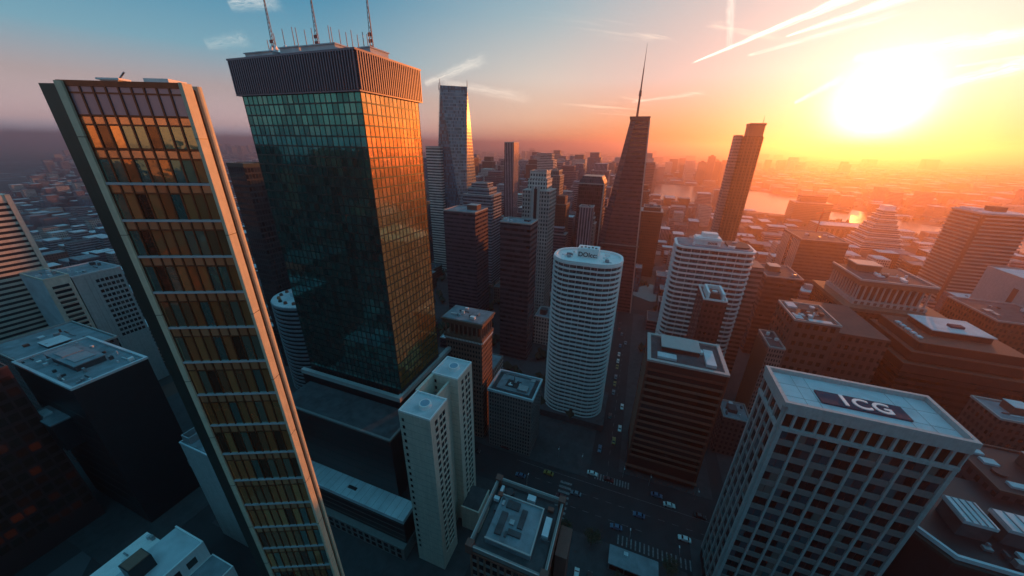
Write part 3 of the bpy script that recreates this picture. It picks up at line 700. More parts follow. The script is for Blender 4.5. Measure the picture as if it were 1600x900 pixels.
def oval_tower():
    T = Tower('oval_tower', 'round-ended white banded apartment tower with a lettered box on its roof', 'apartment tower', -41.5, -4.5, 175, 202, 92)
    P = round_rect(-41.5, -4.5, 175, 202, 11.5, 8)
    banded(T, P, -16, 91.4, 2.9, 1.05, .8, M['white'], blind_fac, posts=30)
    P2 = round_rect(-42, -4, 174.5, 202.5, 12, 8); P3 = round_rect(-40.6, -5.4, 175.9, 201.1, 10.8, 8)
    rim = MB(); n = len(P2)
    b = len(rim.v); rim.v += [(p[0], p[1], z) for z in (91.2, 93.0) for p in P2]+[(p[0], p[1], z) for z in (93.0, 91.3) for p in P3]
    for k in range(3):
        for i in range(n): j = (i+1) % n; rim.f.append([k*n+i, k*n+j, (k+1)*n+j, (k+1)*n+i]); rim.mi.append(0)
    T.part('roof_rim', rim, M['white']); T.part('roof', MB().prism(P3, 91.35, 91.6), M['roof_dark'])
    bx = T.part('sign_box', MB().box(-29, -17.4, 186.5, 194, 91.6, 97.2), M['white'])
    text(T, 'DOIcc:', 3.6, (-23.2, 186.4, 92.6), (rad(90), 0, 0), M['ink'], bx)
    for i in range(5): T.part('vent', MB().box(-27.6+i*2, -26.5+i*2, 188+i % 2, 189.2+i % 2, 97.2, 97.7), M['spandrel'], bx)
    T.u0, T.u1, T.v0, T.v1, T.z1 = -37, -31, 180, 197, 91.4; T.clutter(9, [M['white'], M['roof_blue']], 2, 2.5)
    T.u0, T.u1 = -15, -9; T.clutter(9, [M['white'], M['roof_blue']], 5, 2.5)
    T.part('lobby', MB().box(-45, -1, 172, 205, -16, -10), M['roof_dark']); T.nearer(.91)
oval_tower()
def curved_tower():
    T = Tower('balcony_tower', 'wide white tower wrapped in curved balcony bands with a small lettered roof house', 'apartment tower', 26, 68, 228, 252, 94)
    P = round_rect(26, 68, 228, 252, 5.5, 6)
    banded(T, P, 0, 93.5, 3.3, 1.15, 1.0, M['white'], blind_fac, posts=26)
    T.part('roof', MB().prism(round_rect(26.6, 67.4, 228.6, 251.4, 5), 94.1, 94.5), M['roof_blue'])
    T.part('roof_ring', MB().prism(round_rect(54, 66, 232, 248, 4), 94.5, 95.6), M['roof_dark'])
    bx = T.part('roof_house', MB().box(36, 50, 234, 243, 94.5, 99).box(35.4, 50.6, 233.4, 243.6, 97.6, 98.1), M['white'])
    T.part('plant_box', MB().box(39.5, 48, 236, 242, 99, 101.4), M['white'], bx)
    text(T, 'oooa', 2.6, (45.5, 233.9, 95.3), (rad(90), 0, 0), M['ink'], bx)
    T.z1 = 94.3; T.clutter(8, [M['white'], M['roof_pale']], 8, 2.5)
    T.part('lower_wing', MB().box(68.6, 76, 234, 250, 0, 84), facade('striped_wall', (.34, .24, .22), (.08, .05, .05), 2.0, 3.3, 1.0, .5))
curved_tower()
# ------------------------------------------------------------------ dark stepped block at the crossing
def crossing_block():
    T = Tower('office_block', 'dark brown block with rust-edged parapets at the street crossing, a sunken roof tray on top', 'office building', 14, 46, 143, 168, 62)
    T.part('wall', MB().box(14, 46, 143, 168, -8, 61), M['maroon'])
    for f, nb in (('F', 9), ('L', 7)):
        a0, a1 = T.rng(f)
        for j in range(15): T.put('floor_band', f, a0+.02, a1-.02, .003, .35, 3+j*3.8, 4.2+j*3.8, M['rust'] if j in (14,) else M['brown'])
        for j in range(14): T.put('window_band', f, a0+1, a1-1, .003, .06, 4.3+j*3.8, 6.7+j*3.8, M['dglass'])
    for (x, y) in ((14, 143), (46, 143), (14, 168)): T.part('corner_trim', MB().box(x-.35, x+.35, y-.35, y+.35, -8, 61.4), M['rust'])
    T.part('coping', MB().box(13.6, 46.4, 142.6, 144.2, 61, 62).box(13.6, 15.2, 144.2, 168.4, 61, 62).box(44.8, 46.4, 144.2, 168.4, 61, 62).box(15.2, 44.8, 166.8, 168.4, 61, 62), M['terr_edge'])
    T.part('roof', MB().box(15.3, 44.7, 144.3, 166.7, 60.9, 61.2), M['roof_dark'])
    T.part('roof_house', MB().box(20, 36, 154, 165, 61.2, 63.4), M['maroon']); T.part('roof_house_coping', MB().box(19.6, 36.4, 153.6, 165.4, 63.4, 63.8), M['terr_edge'])
    T.part('plant_box', MB().box(38, 42, 147, 160, 61.2, 62.6), M['roof_pale']); T.part('plant_box', MB().box(18, 26, 146.5, 150.5, 61.2, 62.4), M['roof_pale'])
    T.z1 = 61; T.u0, T.u1, T.v0, T.v1 = 20, 40, 151, 164; T.clutter(10, [M['roof_pale'], M['roof_dark'], M['white']], 3, 3)
    T.part('canopy', MB().box(13.2, 46.8, 141.2, 142.9, -3.4, -2.8), M['rust']); T.nearer(.955)
crossing_block()
def slim_tower():
    T = Tower('slim_tower', 'slim maroon tower with white-framed rooftop plant standing before the white balcony tower', 'tower', 38, 49, 184, 204, 78)
    T.body(facade('maroon_wall', (.10, .04, .04), (.05, .02, .02), 2.2, 3.2, .6, .5))
    T.parapet(M['white'], 1.0, .5); T.roof(M['roof_dark'])
    T.part('plant_frame', MB().box(39.5, 40.6, 185, 198, 78.2, 82).box(46.4, 47.5, 185, 198, 78.2, 82).box(40.6, 46.4, 197, 198, 78.2, 82), M['white'])
    T.part('cooling_unit', MB().box(41.5, 45.5, 187, 194, 78.2, 81), M['redstone']); T.part('fan', MB().tube((43.5, 190, 81), (43.5, 190, 81.5), 1.3, 1.3, 14), M['roof_pale'])
slim_tower()
def small_ornate():
    T = Tower('small_block', 'squat stone block with a pale fretted roof between the brown and round white towers', 'building', -57.5, -34.3, 125.7, 142.5, 36)
    T.body(facade('grey_stone_wall', (.20, .19, .18), (.03, .035, .04), 1.4, 2.4, .5, .55))
    T.parapet(M['roof_pale'], 1.3, .8, .4); T.roof(M['roof_dark'], .8)
    T.part('roof_slab', MB().box(-54.5, -37, 128.5, 140, 36.3, 36.9), M['roof_blue']); T.part('light_well', MB().box(-50.5, -44, 131, 136.5, 36.9, 37.1), M['dark'])
    T.part('roof_wing', MB().box(-43.5, -38.5, 129.5, 133.5, 36.9, 38), M['steel']); T.part('vent_stack', MB().tube((-47, 135.5, 36.9), (-47, 135.5, 41.2), .5, .2, 8), M['steel'])
    T.clutter(8, [M['white'], M['roof_blue'], M['steel']], 12, 2)
small_ornate()
def ornate_roof():
    T = Tower('ornate_block', 'old stone block seen from above, fretted cornice round a blue-grey raised roof', 'building', -29.4, -8.7, 51, 72, 48.6)
    T.part('wall', MB().box(-29.2, -8.9, 51.2, 71.8, 0, 47.4), M['dark_green'])
    T.grid('F', 3, 46.8, 10, 3.6, .6, 1.2, .0, .3, M['brown'], M['spandrel'], M['dglass'])
    T.grid('R', 3, 46.8, 10, 3.6, .6, 1.2, .0, .3, M['brown'], M['spandrel'], M['dglass'])
    T.flush()
    T.parapet(M['spandrel'], 1.6, .7, .5); T.parapet(M['terr_edge'], .18, .25, .55, 'coping', 50.2); T.parapet(M['rust'], .5, .35, .9, 'cornice', 47.9)
    T.part('roof', MB().box(-28.7, -9.4, 51.7, 71.3, 47.4, 48.1), M['roof_dark'])
    T.part('raised_roof', MB().box(-26.4, -13.2, 54, 67.6, 48.1, 49.9), M['roof_blue'])
    T.part('raised_roof_edge', MB().box(-13.5, -13.1, 54, 67.7, 49.9, 50.3).box(-26.5, -13.5, 53.9, 54.3, 49.9, 50.3).box(-26.5, -13.5, 67.3, 67.7, 49.9, 50.3), M['terr_edge'])
    for a in ((-24.5, -22.6, 56, 62.5), (-21, -17.2, 57, 58.5), (-19, -17.4, 59.5, 65), (-24, -20, 64, 66.4)): T.part('skylight', MB().box(*a, 49.9, 50.5), M['roof_dark'])
    for a in ((-27.8, -26.9, 68.2, 70.6), (-12, -10.2, 60.5, 66), (-19, -16.5, 69, 70.8)): T.part('plant_box', MB().box(*a, 48.1, 49.7), M['roof_pale'])
    T.part('lantern', MB().tube((-24.8, 69.5, 48.1), (-24.8, 69.5, 49.6), 1.3, 1.3, 14), M['dark'])
    for x, y in ((-29.4, 51), (-8.7, 51), (-8.7, 72), (-29.4, 72)): T.part('corner_block', MB().box(x-1.0, x+1.0, y-1.0, y+1.0, 47.6, 51), M['redstone'])
    T.clutter(16, [M['roof_pale'], M['roof_dark'], M['steel'], M['rust']], 21, 1.3, m=.06)
    T.part('side_stair', MB().box(-7.6, -4.4, 60, 68.5, 0, 44).box(-7.7, -4.3, 59.9, 68.6, 44, 44.5), M['redstone'])
ornate_roof()
# ------------------------------------------------------------------ right-hand group
def colonnade_block():
    T = Tower('classical_block', 'stone block crowned by a white-columned classical storey, hazy orange behind the brick block', 'building', 124, 168, 240, 284, 63)
    T.body(facade('classical_wall', (.14, .06, .05), (.04, .018, .015), 2.6, 3.6, .45, .55))
    T.part('cornice', MB().box(122.6, 169.4, 238.6, 285.4, 63, 65.2), M['brown'])
    T.part('plinth', MB().box(128, 162, 245, 280, 65.2, 67.6), M['terr_edge'])
    for i in range(11): T.part('plinth_panel', MB().box(129+i*3, 130.5+i*3, 244.9, 244.99, 65.5, 67.3), M['brown'])
    T.part('attic_core', MB().box(131, 159, 248, 277, 67.6, 77.2), M['redstone'])
    cm = column_mesh(9.6, .55, M['terr_edge'])
    for i in range(12): inst('column', cm, T.root, (129.3+i*31.4/11-T.loc[0], 246.3-T.loc[1], 67.6))
    for i in range(1, 12): inst('column', cm, T.root, (129.3-T.loc[0], 246.3+i*32.4/11-T.loc[1], 67.6))
    T.part('entablature', MB().box(127.8, 162.2, 244.8, 280.2, 77.2, 80), M['brown'])
    T.part('roof', MB().box(129, 161, 246, 279, 80, 80.4), M['roof_dark'])
    T.part('parapet', MB().box(127.6, 162.4, 244.6, 245.6, 80, 81).box(127.6, 128.6, 245.6, 280.4, 80, 81).box(161.4, 162.4, 245.6, 280.4, 80, 81), M['terr_edge'])
    T.part('roof_house', MB().box(134, 146, 266, 277, 80.4, 84), M['brown']); T.part('roof_house_top', MB().box(133.4, 146.6, 265.4, 277.6, 84, 84.6), M['terr_edge'])
    T.u0, T.u1, T.v0, T.v1, T.z1 = 131, 160, 248, 266, 80.3; T.clutter(12, [M['white'], M['roof_pale'], M['roof_dark']], 6, 3.6)
colonnade_block()
def brick_block():
    T = Tower('brick_block', 'red-brown block with punched windows and cluttered flat roof left of the classical block', 'building', 77.4, 95, 181.6, 205, 75)
    T.body(M['redstone'])
    T.grid('F', 3, 74, 5, 4.7, 1.3, 2.3, 0, .3, M['redstone'], M['redstone'], M['rglass'], edge=1.6, sp_out=.9)
    T.grid('L', 3, 74, 6, 4.7, 1.5, 2.3, 0, .3, M['redstone'], M['redstone'], M['rglass'], edge=1.6, sp_out=.9)
    T.flush(); T.parapet(M['terr_edge'], .9, .5, .3); T.roof(M['redstone'])
    T.part('skylight', MB().box(83.5, 92.5, 182.8, 185.2, 75.3, 75.6), M['roof_pale']); T.part('skylight', MB().box(78.5, 81.5, 184, 190, 75.3, 75.7), M['roof_pale'])
    T.part('skylight', MB().box(79, 83, 197, 203, 75.3, 76.2), M['roof_pale']); T.clutter(16, [M['roof_pale'], M['redstone'], M['white'], M['roof_dark']], 9, 2.2)
    T.part('rear_wing', MB().box(95.2, 123, 196, 238, 0, 66), facade('rear_brick', (.13, .055, .045), (.04, .016, .014), 2.9, 4.7, .5, .5))
brick_block()
def terraced_block():
    T = Tower('terraced_block', 'dark stepped block with a white tent-like flat roof right of the classical block', 'building', 130, 176, 194, 234, 60)
    T.part('wall', MB().box(130, 176, 194, 234, 0, 52), facade('dark_red_wall', (.07, .024, .022), (.035, .012, .01), 2.5, 3.6, 1.0, .45))
    for i, (a, z) in enumerate(((0, 52), (2.2, 57.5), (4.4, 62))):
        T.part('terrace', MB().box(130+a, 176-a, 194+a, 234-a, z, z+4.2), M['maroon']); T.part('coping', MB().box(129.7+a, 176.3-a, 193.7+a, 234.3-a, z+4.2, z+4.7), M['rust'])
    T.part('penthouse', MB().box(143.6, 165.4, 208.6, 226, 66.7, 69.6), M['maroon']); T.part('roof', MB().box(143, 166, 208, 226.6, 69.6, 70.1), M['roof_pale'])
    T.part('roof_hatch', MB().box(153, 158, 214, 217, 70.1, 71.2), M['navy'])
    for i in range(5): T.part('roof_light', MB().box(136.2, 138, 203+i*4, 205.5+i*4, 66.7, 67.4), M['roof_pale'])
terraced_block()
def banded_tower():
    T = Tower('slab_tower', 'tall slab tower ringed by close horizontal balcony bands at the right edge of the city', 'apartment tower', 289.6, 322, 433.5, 470, 100)
    banded(T, [(289.6, 433.5), (322, 433.5), (322, 470), (289.6, 470)], 0, 99.4, 3.4, 1.25, 1.4, M['terr_edge'], M['maroon'])
    T.part('corner_pier', MB().box(288.2, 290.4, 432.1, 434.3, 0, 99), M['redstone'])
    T.part('roof', MB().box(290, 321.6, 434, 469.6, 100.2, 100.8), M['roof_pale']); T.part('roof_house', MB().box(302, 311, 446, 456, 100.8, 105), M['redstone']); T.part('roof_house', MB().box(291.5, 300, 452, 466, 100.8, 102.4), M['roof_pale'])
banded_tower()
def carved_block():
    T = Tower('narrow_block', 'narrow carved stone block squeezed against the red-brown brick block', 'building', 70.2, 76.8, 178.8, 197, 60)
    T.body(facade('carved_wall', (.24, .16, .14), (.05, .03, .03), 1.1, 2.6, .55, .55, var=.45)); T.parapet(M['terr_edge'], .8, .5, .2); T.roof(M['roof_dark'], .5)
    for i in range(14): T.put('pilaster', 'L', 179.2+i*1.28, 179.7+i*1.28, .003, .35, 4, 58, M['brown'])
    T.clutter(3, [M['white'], M['roof_pale']], 3, 1.5)
carved_block()
def low_annex():
    T = Tower('corner_shop', 'low dark house with railed flat roof at the foot of the carved stone block', 'house', 56, 68, 164, 178, 24)
    T.body(facade('annex_wall', (.12, .10, .10), (.03, .03, .035), 2.2, 3.2, .5, .55)); T.parapet(M['terr_edge'], .7, .3, .2); T.roof(M['roof_blue']); T.unit(.4, .5, 4, 5, 2, M['roof_dark']); T.clutter(6, [M['roof_pale'], M['roof_dark']], 31, 1.6)
low_annex()
def plant_roof_block():
    T = Tower('plant_roof_block', 'black block with a blue-grey parapet line and two big ribbed air-conditioning housings on top', 'office building', 82, 128, 87.5, 118, 57.5)
    P = [(86, 86.8), (130, 86.8), (130, 118), (81, 118), (81, 93)]
    T.part('wall', MB().prism(P, 0, 57.5), M['dark'])
    Q = [(85.4, 85.9), (130.2, 85.9), (130.2, 118.2), (80.1, 118.2), (80.1, 92.6)]
    T.part('eaves', MB().prism(Q, 56.2, 57.2), M['dark_green'])
    T.part('parapet', MB().prism([(86, 86.8), (130, 86.8), (130, 87.5), (86.4, 87.5)], 57.5, 58.7).prism([(86, 86.8), (86.4, 87.5), (81.8, 93.3), (81, 93)], 57.5, 58.7).box(81, 81.8, 93.3, 118, 57.5, 58.7), M['roof_pale'])
    for a in ((90.5, 96.5, 95, 102), (99.6, 109, 96, 101.5)):
        o = T.part('plant_house', MB().box(*a, 57.5, 62), M['roof_dark'])
        T.part('ribbed_top', MB().box(a[0]-.3, a[1]+.3, a[2]-.3, a[3]+.3, 62, 63), M['roof_pale'], o)
        for k in range(5): T.part('rib', MB().box(a[0]-.2+k*(a[1]-a[0])/4.2, a[0]+.0+k*(a[1]-a[0])/4.2, a[2]-.2, a[3]+.2, 63, 63.2), M['roof_blue'], o)
    T.part('skylight', MB().box(101, 107.5, 91, 94, 57.6, 58.4), M['roof_pale'])
    T.u0, T.u1, T.v0, T.v1 = 88, 112, 88.5, 94; T.clutter(10, [M['roof_blue'], M['roof_dark'], M['steel']], 8, 1.3)
plant_roof_block()
def red_roofs():
    T = Tower('flat_roof_block', 'dark red block with skylights and round vents on top, right of the pale grid block', 'building', 109.5, 150, 113, 134, 60)
    T.body(facade('dark_red_brick', (.11, .05, .05), (.035, .016, .016), 2.8, 4, .5, .5)); T.parapet(M['redstone'], .8, .5, .3); T.roof(M['maroon'])
    for a in ((112, 115.5, 128, 130), (113, 116.5, 124, 126.5), (113.5, 118, 115.5, 117.5), (125, 130, 126, 130), (126, 132, 119, 123)): T.part('skylight', MB().box(*a, 60.2, 61), M['roof_pale'])
    T.part('round_vent', MB().tube((114.5, 121, 60.2), (114.5, 121, 61), 1.6, 1.6, 16), M['maroon']); T.unit(.45, .55, 9, 9, 4, M['redstone'], cap=M['terr_edge'])
    T2 = Tower('brick_house', 'dusky brick house with pale railed roof terrace at the right edge of the picture', 'building', 135.5, 170, 153, 166, 60)
    T2.body(facade('dusky_brick', (.15, .075, .065), (.04, .02, .02), 2.0, 3.2, .5, .55)); T2.parapet(M['terr_edge'], .9, .5, .3); T2.roof(M['roof_blue']); T2.unit(.25, .6, 5, 5, 3, M['redstone'], cap=M['roof_pale']); T2.clutter(7, [M['roof_pale'], M['redstone']], 4, 2)
red_roofs()
# ------------------------------------------------------------------ left-hand group
def left_group():
    T = Tower('banded_tower', 'pale tower of fine horizontal bands at the left edge, only its top half sunlit', 'apartment tower', -345, -320, 36, 82, 121)
    banded(T, [(-345, 36), (-320, 36), (-320, 82), (-345, 82)], 0, 117.5, 2.9, 1.45, .5, M['cream'], M['bglass'])
    T.part('top_wall', MB().box(-345.4, -319.6, 35.6, 82.4, 117.6, 121), M['cream']); T.part('top_window', MB().box(-319.58, -319.5, 60, 74, 118.4, 120.2), M['redstone'])
    T.part('corner_pier', MB().box(-320.6, -319.2, 80.8, 82.7, 0, 121), M['cream'])
    T = Tower('balcony_block', 'small pale tower with dark balcony slots in its sunlit side, beside the plain grey block', 'apartment tower', -311, -286, 70, 79, 80.5)
    T.body(M['concrete']); T.parapet(M['cream'], .8, .5, .2); T.roof(M['roof_blue'])
    T.part('front_facing', MB().box(-311.2, -286, 69.7, 69.99, 0, 80.2), M['roof_pale'])
    T.part('side_wall', MB().box(-285.99, -285.6, 69.8, 79, 0, 80.3), M['cream'])
    for j in range(22):
        z = 76.5-j*2.9
        T.put('window_band', 'R', 71.5, 77.6, .42, .5, z-1.5, z, M['dglass']); T.put('balcony_slab', 'R', 71.2, 77.9, .42, 1.3, z-1.9, z-1.6, M['cream'])
    T.clutter(5, [M['roof_pale'], M['steel']], 3, 1.6)
    T = Tower('grey_block', 'plain grey concrete block with a patch of small dark windows, left of the bronze tower', 'office building', -311, -286, 79.6, 99.5, 78.8)
    T.body(M['concrete']); T.parapet(M['roof_pale'], .7, .5, .15); T.roof(M['roof_blue'])
    for j in range(12):
        for i in range(6): T.put('window', 'R', 87.5+i*1.9, 88.9+i*1.9, .003, .07, 73-j*3.2, 74.8-j*3.2, M['dglass'])
    for k in (84, 86): T.put('wall_joint', 'R', k, k+.12, .003, .03, 0, 78, M['spandrel'])
    T.clutter(7, [M['roof_pale'], M['steel'], M['roof_dark']], 5, 2)
    T = Tower('dark_block', 'black-walled block with a wide blue-grey flat roof, pale parapet and low roof plant', 'office building', -216, -173.5, 36, 56.5, 69.6)
    T.body(M['dark']); T.parapet(M['roof_pale'], .9, .9, .2); T.roof(M['roof_blue'], .9)
    o = T.part('roof_plant', MB().box(-208, -186, 42, 50, 69.8, 72), M['roof_dark']); T.part('plant_top', MB().box(-208.3, -185.7, 41.7, 50.3, 72, 72.4), M['roof_blue'], o)
    T.part('plant_hatch', MB().box(-204, -197.5, 43.2, 48.6, 72.41, 72.7), M['steel'], o); T.part('plant_hatch', MB().box(-195, -188.5, 43.2, 48.6, 72.41, 72.7), M['steel'], o)
    T.clutter(18, [M['roof_pale'], M['steel'], M['white'], M['roof_dark']], 41, 1.1, m=.06); T.clutter(14, [M['steel'], M['roof_dark'], M['roof_pale']], 77, .7, m=.05)
    T.part('lower_terrace', MB().box(-206, -190, 31, 35.95, 40, 52), M['dark']); T.part('terrace_roof', MB().box(-206.3, -189.7, 30.7, 35.95, 52, 52.6), M['roof_blue'])
    T.part('terrace_plant', MB().box(-203, -198, 32, 34.5, 52.6, 53.4), M['roof_pale'])
    for j in range(9): T.put('floor_band', 'F', -216, -173.6, .003, .05, 8+j*6, 8.5+j*6, M['dark_green'])
    T = Tower('railed_roof_block', 'dim block with railed roof terrace between the left banded tower and black-walled block', 'building', -262, -222, 40, 66, 63)
    T.body(facade('dim_wall', (.12, .11, .11), (.03, .03, .04), 2.4, 3.2, .5, .5)); T.parapet(M['terr_edge'], .9, .4, .2); T.roof(M['roof_blue']); T.unit(.55, .5, 9, 7, 1.2, M['roof_dark'], cap=M['roof_pale']); T.clutter(14, [M['roof_pale'], M['rust'], M['steel']], 13, 2)
    T = Tower('lit_block', 'dark block in the lower left corner with rows of dull orange windows', 'office building', -232, -197, -12, 31.5, 76)
    T.body(M['maroon']); T.parapet(M['redstone'], .8, .4, .1); T.roof(M['roof_dark'])
    m, n, b = newmat('dull_orange_window'); r = n.m('FRACT', n.m('ADD', n.node('ShaderNodeObjectInfo').outputs['Random'], n.node('ShaderNodeNewGeometry').outputs['Random Per Island']))
    b.inputs['Base Color'].default_value = (.05, .02, .012, 1); b.inputs['Roughness'].default_value = .15
    b.inputs['Emission Color'].default_value = (1, .16, .04, 1); n.put(b.inputs['Emission Strength'], n.m('MULTIPLY', n.m('POWER', r, 7.0), .012))
    for j in range(14):
        for i in range(14): T.wins.append(('window', (-197+.003, -197+.07, -10.5+i*3, -8.1+i*3, 70-j*4.6, 73-j*4.6), m))
    T.flush()
    T = Tower('slab_block', 'tall narrow blue-grey slab half hidden behind the bronze tower, rails on its roof edge', 'building', -141, -119, 44, 60, 50)
    T.body(M['concrete']); T.parapet(M['roof_pale'], .6, .4, .1); T.roof(M['roof_blue'])
    T.part('roof_frame', MB().box(-140.6, -136.4, 45, 45.3, 50, 53).box(-140.6, -140.3, 45.3, 49, 50, 53).box(-136.7, -136.4, 45.3, 49, 50, 53).box(-140.6, -136.4, 49, 49.3, 52.7, 53), M['steel'])
    o = T.part('cradle', MB().box(-143.6, -141.1, 44.6, 47.2, 37, 37.4).box(-143.6, -143.3, 44.6, 47.2, 37.4, 40).box(-143.6, -141.1, 44.6, 44.9, 39.7, 40), M['steel'])
    T = Tower('white_roof_house', 'low house with a white stepped roof and a dark cube chimney at the bottom left', 'house', -144, -110, 4, 33, 25)
    T.part('left_wing', MB().box(-144, -136, 4, 28, 0, 23.6), M['white']); T.part('gutter', MB().box(-136, -134.9, 4, 30, 0, 22.8), M['spandrel'])
    T.part('main_wall', MB().box(-134.9, -120.5, 4, 32.4, 0, 25), M['white']); T.part('roof', MB().box(-134.7, -120.9, 4.2, 32.2, 25, 25.2), M['roof_pale'])
    T.part('parapet', MB().box(-134.9, -120.5, 31.9, 32.4, 25, 25.7).box(-121, -120.5, 4, 31.9, 25, 25.5), M['white'])
    T.part('right_wing', MB().box(-120.4, -110, 6, 33, 0, 18), M['white']); T.part('wing_roof', MB().box(-119.9, -110.4, 6.3, 32.6, 18, 18.2), M['roof_blue'])
    T.part('chimney', MB().box(-131.8, -126.6, 17.5, 23, 25.2, 30.5), M['dark']); T.part('chimney_top', MB().box(-131.5, -126.9, 17.8, 22.7, 30.5, 30.8), M['brown'])
    T.u1 = -120.5
    for i in range(5): T.put('window', 'R', 9+i*4.4, 11.6+i*4.4, .003, .08, 20, 22.8, M['dglass'])
    T.u0, T.v0, T.z1 = -143, 8, 23.4; T.u1 = -137; T.clutter(5, [M['roof_pale'], M['steel']], 3, .9)
    T = Tower('black_tower', 'plain black tower rising just behind the gold corner of the bronze tower', 'skyscraper', -223, -209.5, 136, 150, 136)
    T.body(facade('black_glass_wall', (.02, .025, .03), (.012, .02, .024), 1.8, 3.4, .8, .7)); T.parapet(M['dark_green'], 2, .6, .1); T.roof(M['roof_dark']); T.unit(.5, .5, 6, 7, 1.6, M['dark'])
    T = Tower('white_slab', 'white finely banded slab with one dark belt, between bronze tower and glass tower', 'office building', -233.5, -197, 152.5, 180, 127.5)
    banded(T, [(-233.5, 152.5), (-197, 152.5), (-197, 180), (-233.5, 180)], 0, 127, 2.1, 1.1, .3, M['white'], M['bglass'])
    T.part('dark_belt', MB().box(-234, -196.5, 152, 180.5, 101.6, 104.6), M['dark']); T.part('roof', MB().box(-232.5, -198, 153.5, 179, 127.6, 128.1), M['roof_blue'])
    T.part('corner_pier', MB().box(-234.2, -232.3, 151.8, 153.4, 0, 127.8), M['white'])
    T = Tower('drum_block', 'round blue-grey block with planted red and orange roof terrace beside the dark glass tower', 'building', -202, -166, 118, 150, 62)
    P = [(-184+18*math.cos(2*math.pi*i/36), 134+16*math.sin(2*math.pi*i/36)) for i in range(36)]
    banded(T, P, 0, 61.6, 2.8, 1.2, .4, M['roof_blue'], M['bglass'])
    T.part('roof', MB().prism(P, 62.3, 62.8), M['roof_pale'])
    for i in range(16):
        a = 2*math.pi*i/16; x, y = -184+14*math.cos(a), 134+12*math.sin(a)
        T.part('planter', MB().tube((x, y, 62.8), (x, y, 64.2), 1.1, .8, 7), [M['rust'], M['redstone'], M['copper_panel'], M['dark_green']][i % 4])
    T.part('roof_house', MB().box(-190, -178, 130, 138, 62.8, 66), M['roof_pale'])
left_group()
# ------------------------------------------------------------------ downtown behind
FB = dict(
    purple=facade('purple_wall', (.17, .12, .14), (.05, .045, .06), 1.8, 3.2, 1.0, .5),
    bandblue=facade('blue_band_wall', (.26, .28, .31), (.045, .06, .08), 2.0, 3.3, 1.0, .55),
    dark=facade('dark_band_wall', (.07, .06, .07), (.035, .035, .045), 2.0, 3.6, 1.0, .5),
    maroonband=facade('maroon_band_wall', (.115, .07, .085), (.055, .035, .05), 2.0, 3.4, 1.0, .45),
    white=facade('white_punched_wall', (.50, .47, .43), (.07, .08, .09), 2.2, 3.1, .55, .55),
    whiteband=facade('white_band_wall', (.56, .50, .45), (.06, .06, .07), 2.0, 3.1, 1.0, .5),
    rib=facade('ribbed_wall', (.36, .31, .34), (.05, .04, .055), 2.1, 3.2, .62, 1.0),
    stone=facade('stone_punched_wall', (.24, .20, .18), (.05, .045, .05), 2.0, 3.2, .5, .6),
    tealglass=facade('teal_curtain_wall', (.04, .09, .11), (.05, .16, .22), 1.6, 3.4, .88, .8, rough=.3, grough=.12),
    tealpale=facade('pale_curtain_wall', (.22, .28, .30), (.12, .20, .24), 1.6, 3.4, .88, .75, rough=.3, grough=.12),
    brick=facade('brick_punched_wall', (.16, .06, .04), (.05, .03, .03), 2.2, 3.2, .5, .55),
    browng=facade('brown_glass_wall', (.085, .045, .05), (.06, .035, .04), 1.8, 3.6, .8, .75, rough=.35, grough=.15),
)
def simple(name, label, u0, u1, v0, v1, z, mat, steps=(), roof='roof_dark', unit=None, cop='terr_edge', cat='skyscraper', n=4, group=None):
    T = Tower(name, label, cat, u0, u1, v0, v1, z, group)
    T.body(mat); zz = z; a = 0
    for ins, h in steps:
        T.part('coping', MB().box(u0+a-.2, u1-a+.2, v0+a-.2, v1-a+.2, zz, zz+.5), M[cop]); zz += .5; a += ins
        T.part('upper_storey', MB().box(u0+a, u1-a, v0+a, v1-a, zz, zz+h), mat); zz += h
    T.u0, T.u1, T.v0, T.v1, T.z1 = u0+a, u1-a, v0+a, v1-a, zz
    T.parapet(M[cop], .9, .5, .15); T.roof(M[roof])
    if unit: T.unit(*unit[:5], M[unit[5]], cap=M[cop])
    if n: T.clutter(n, [M['roof_pale'], M['roof_dark'], M['steel']], int(u0*7+v0), (u1-u0)*.12)
    return T
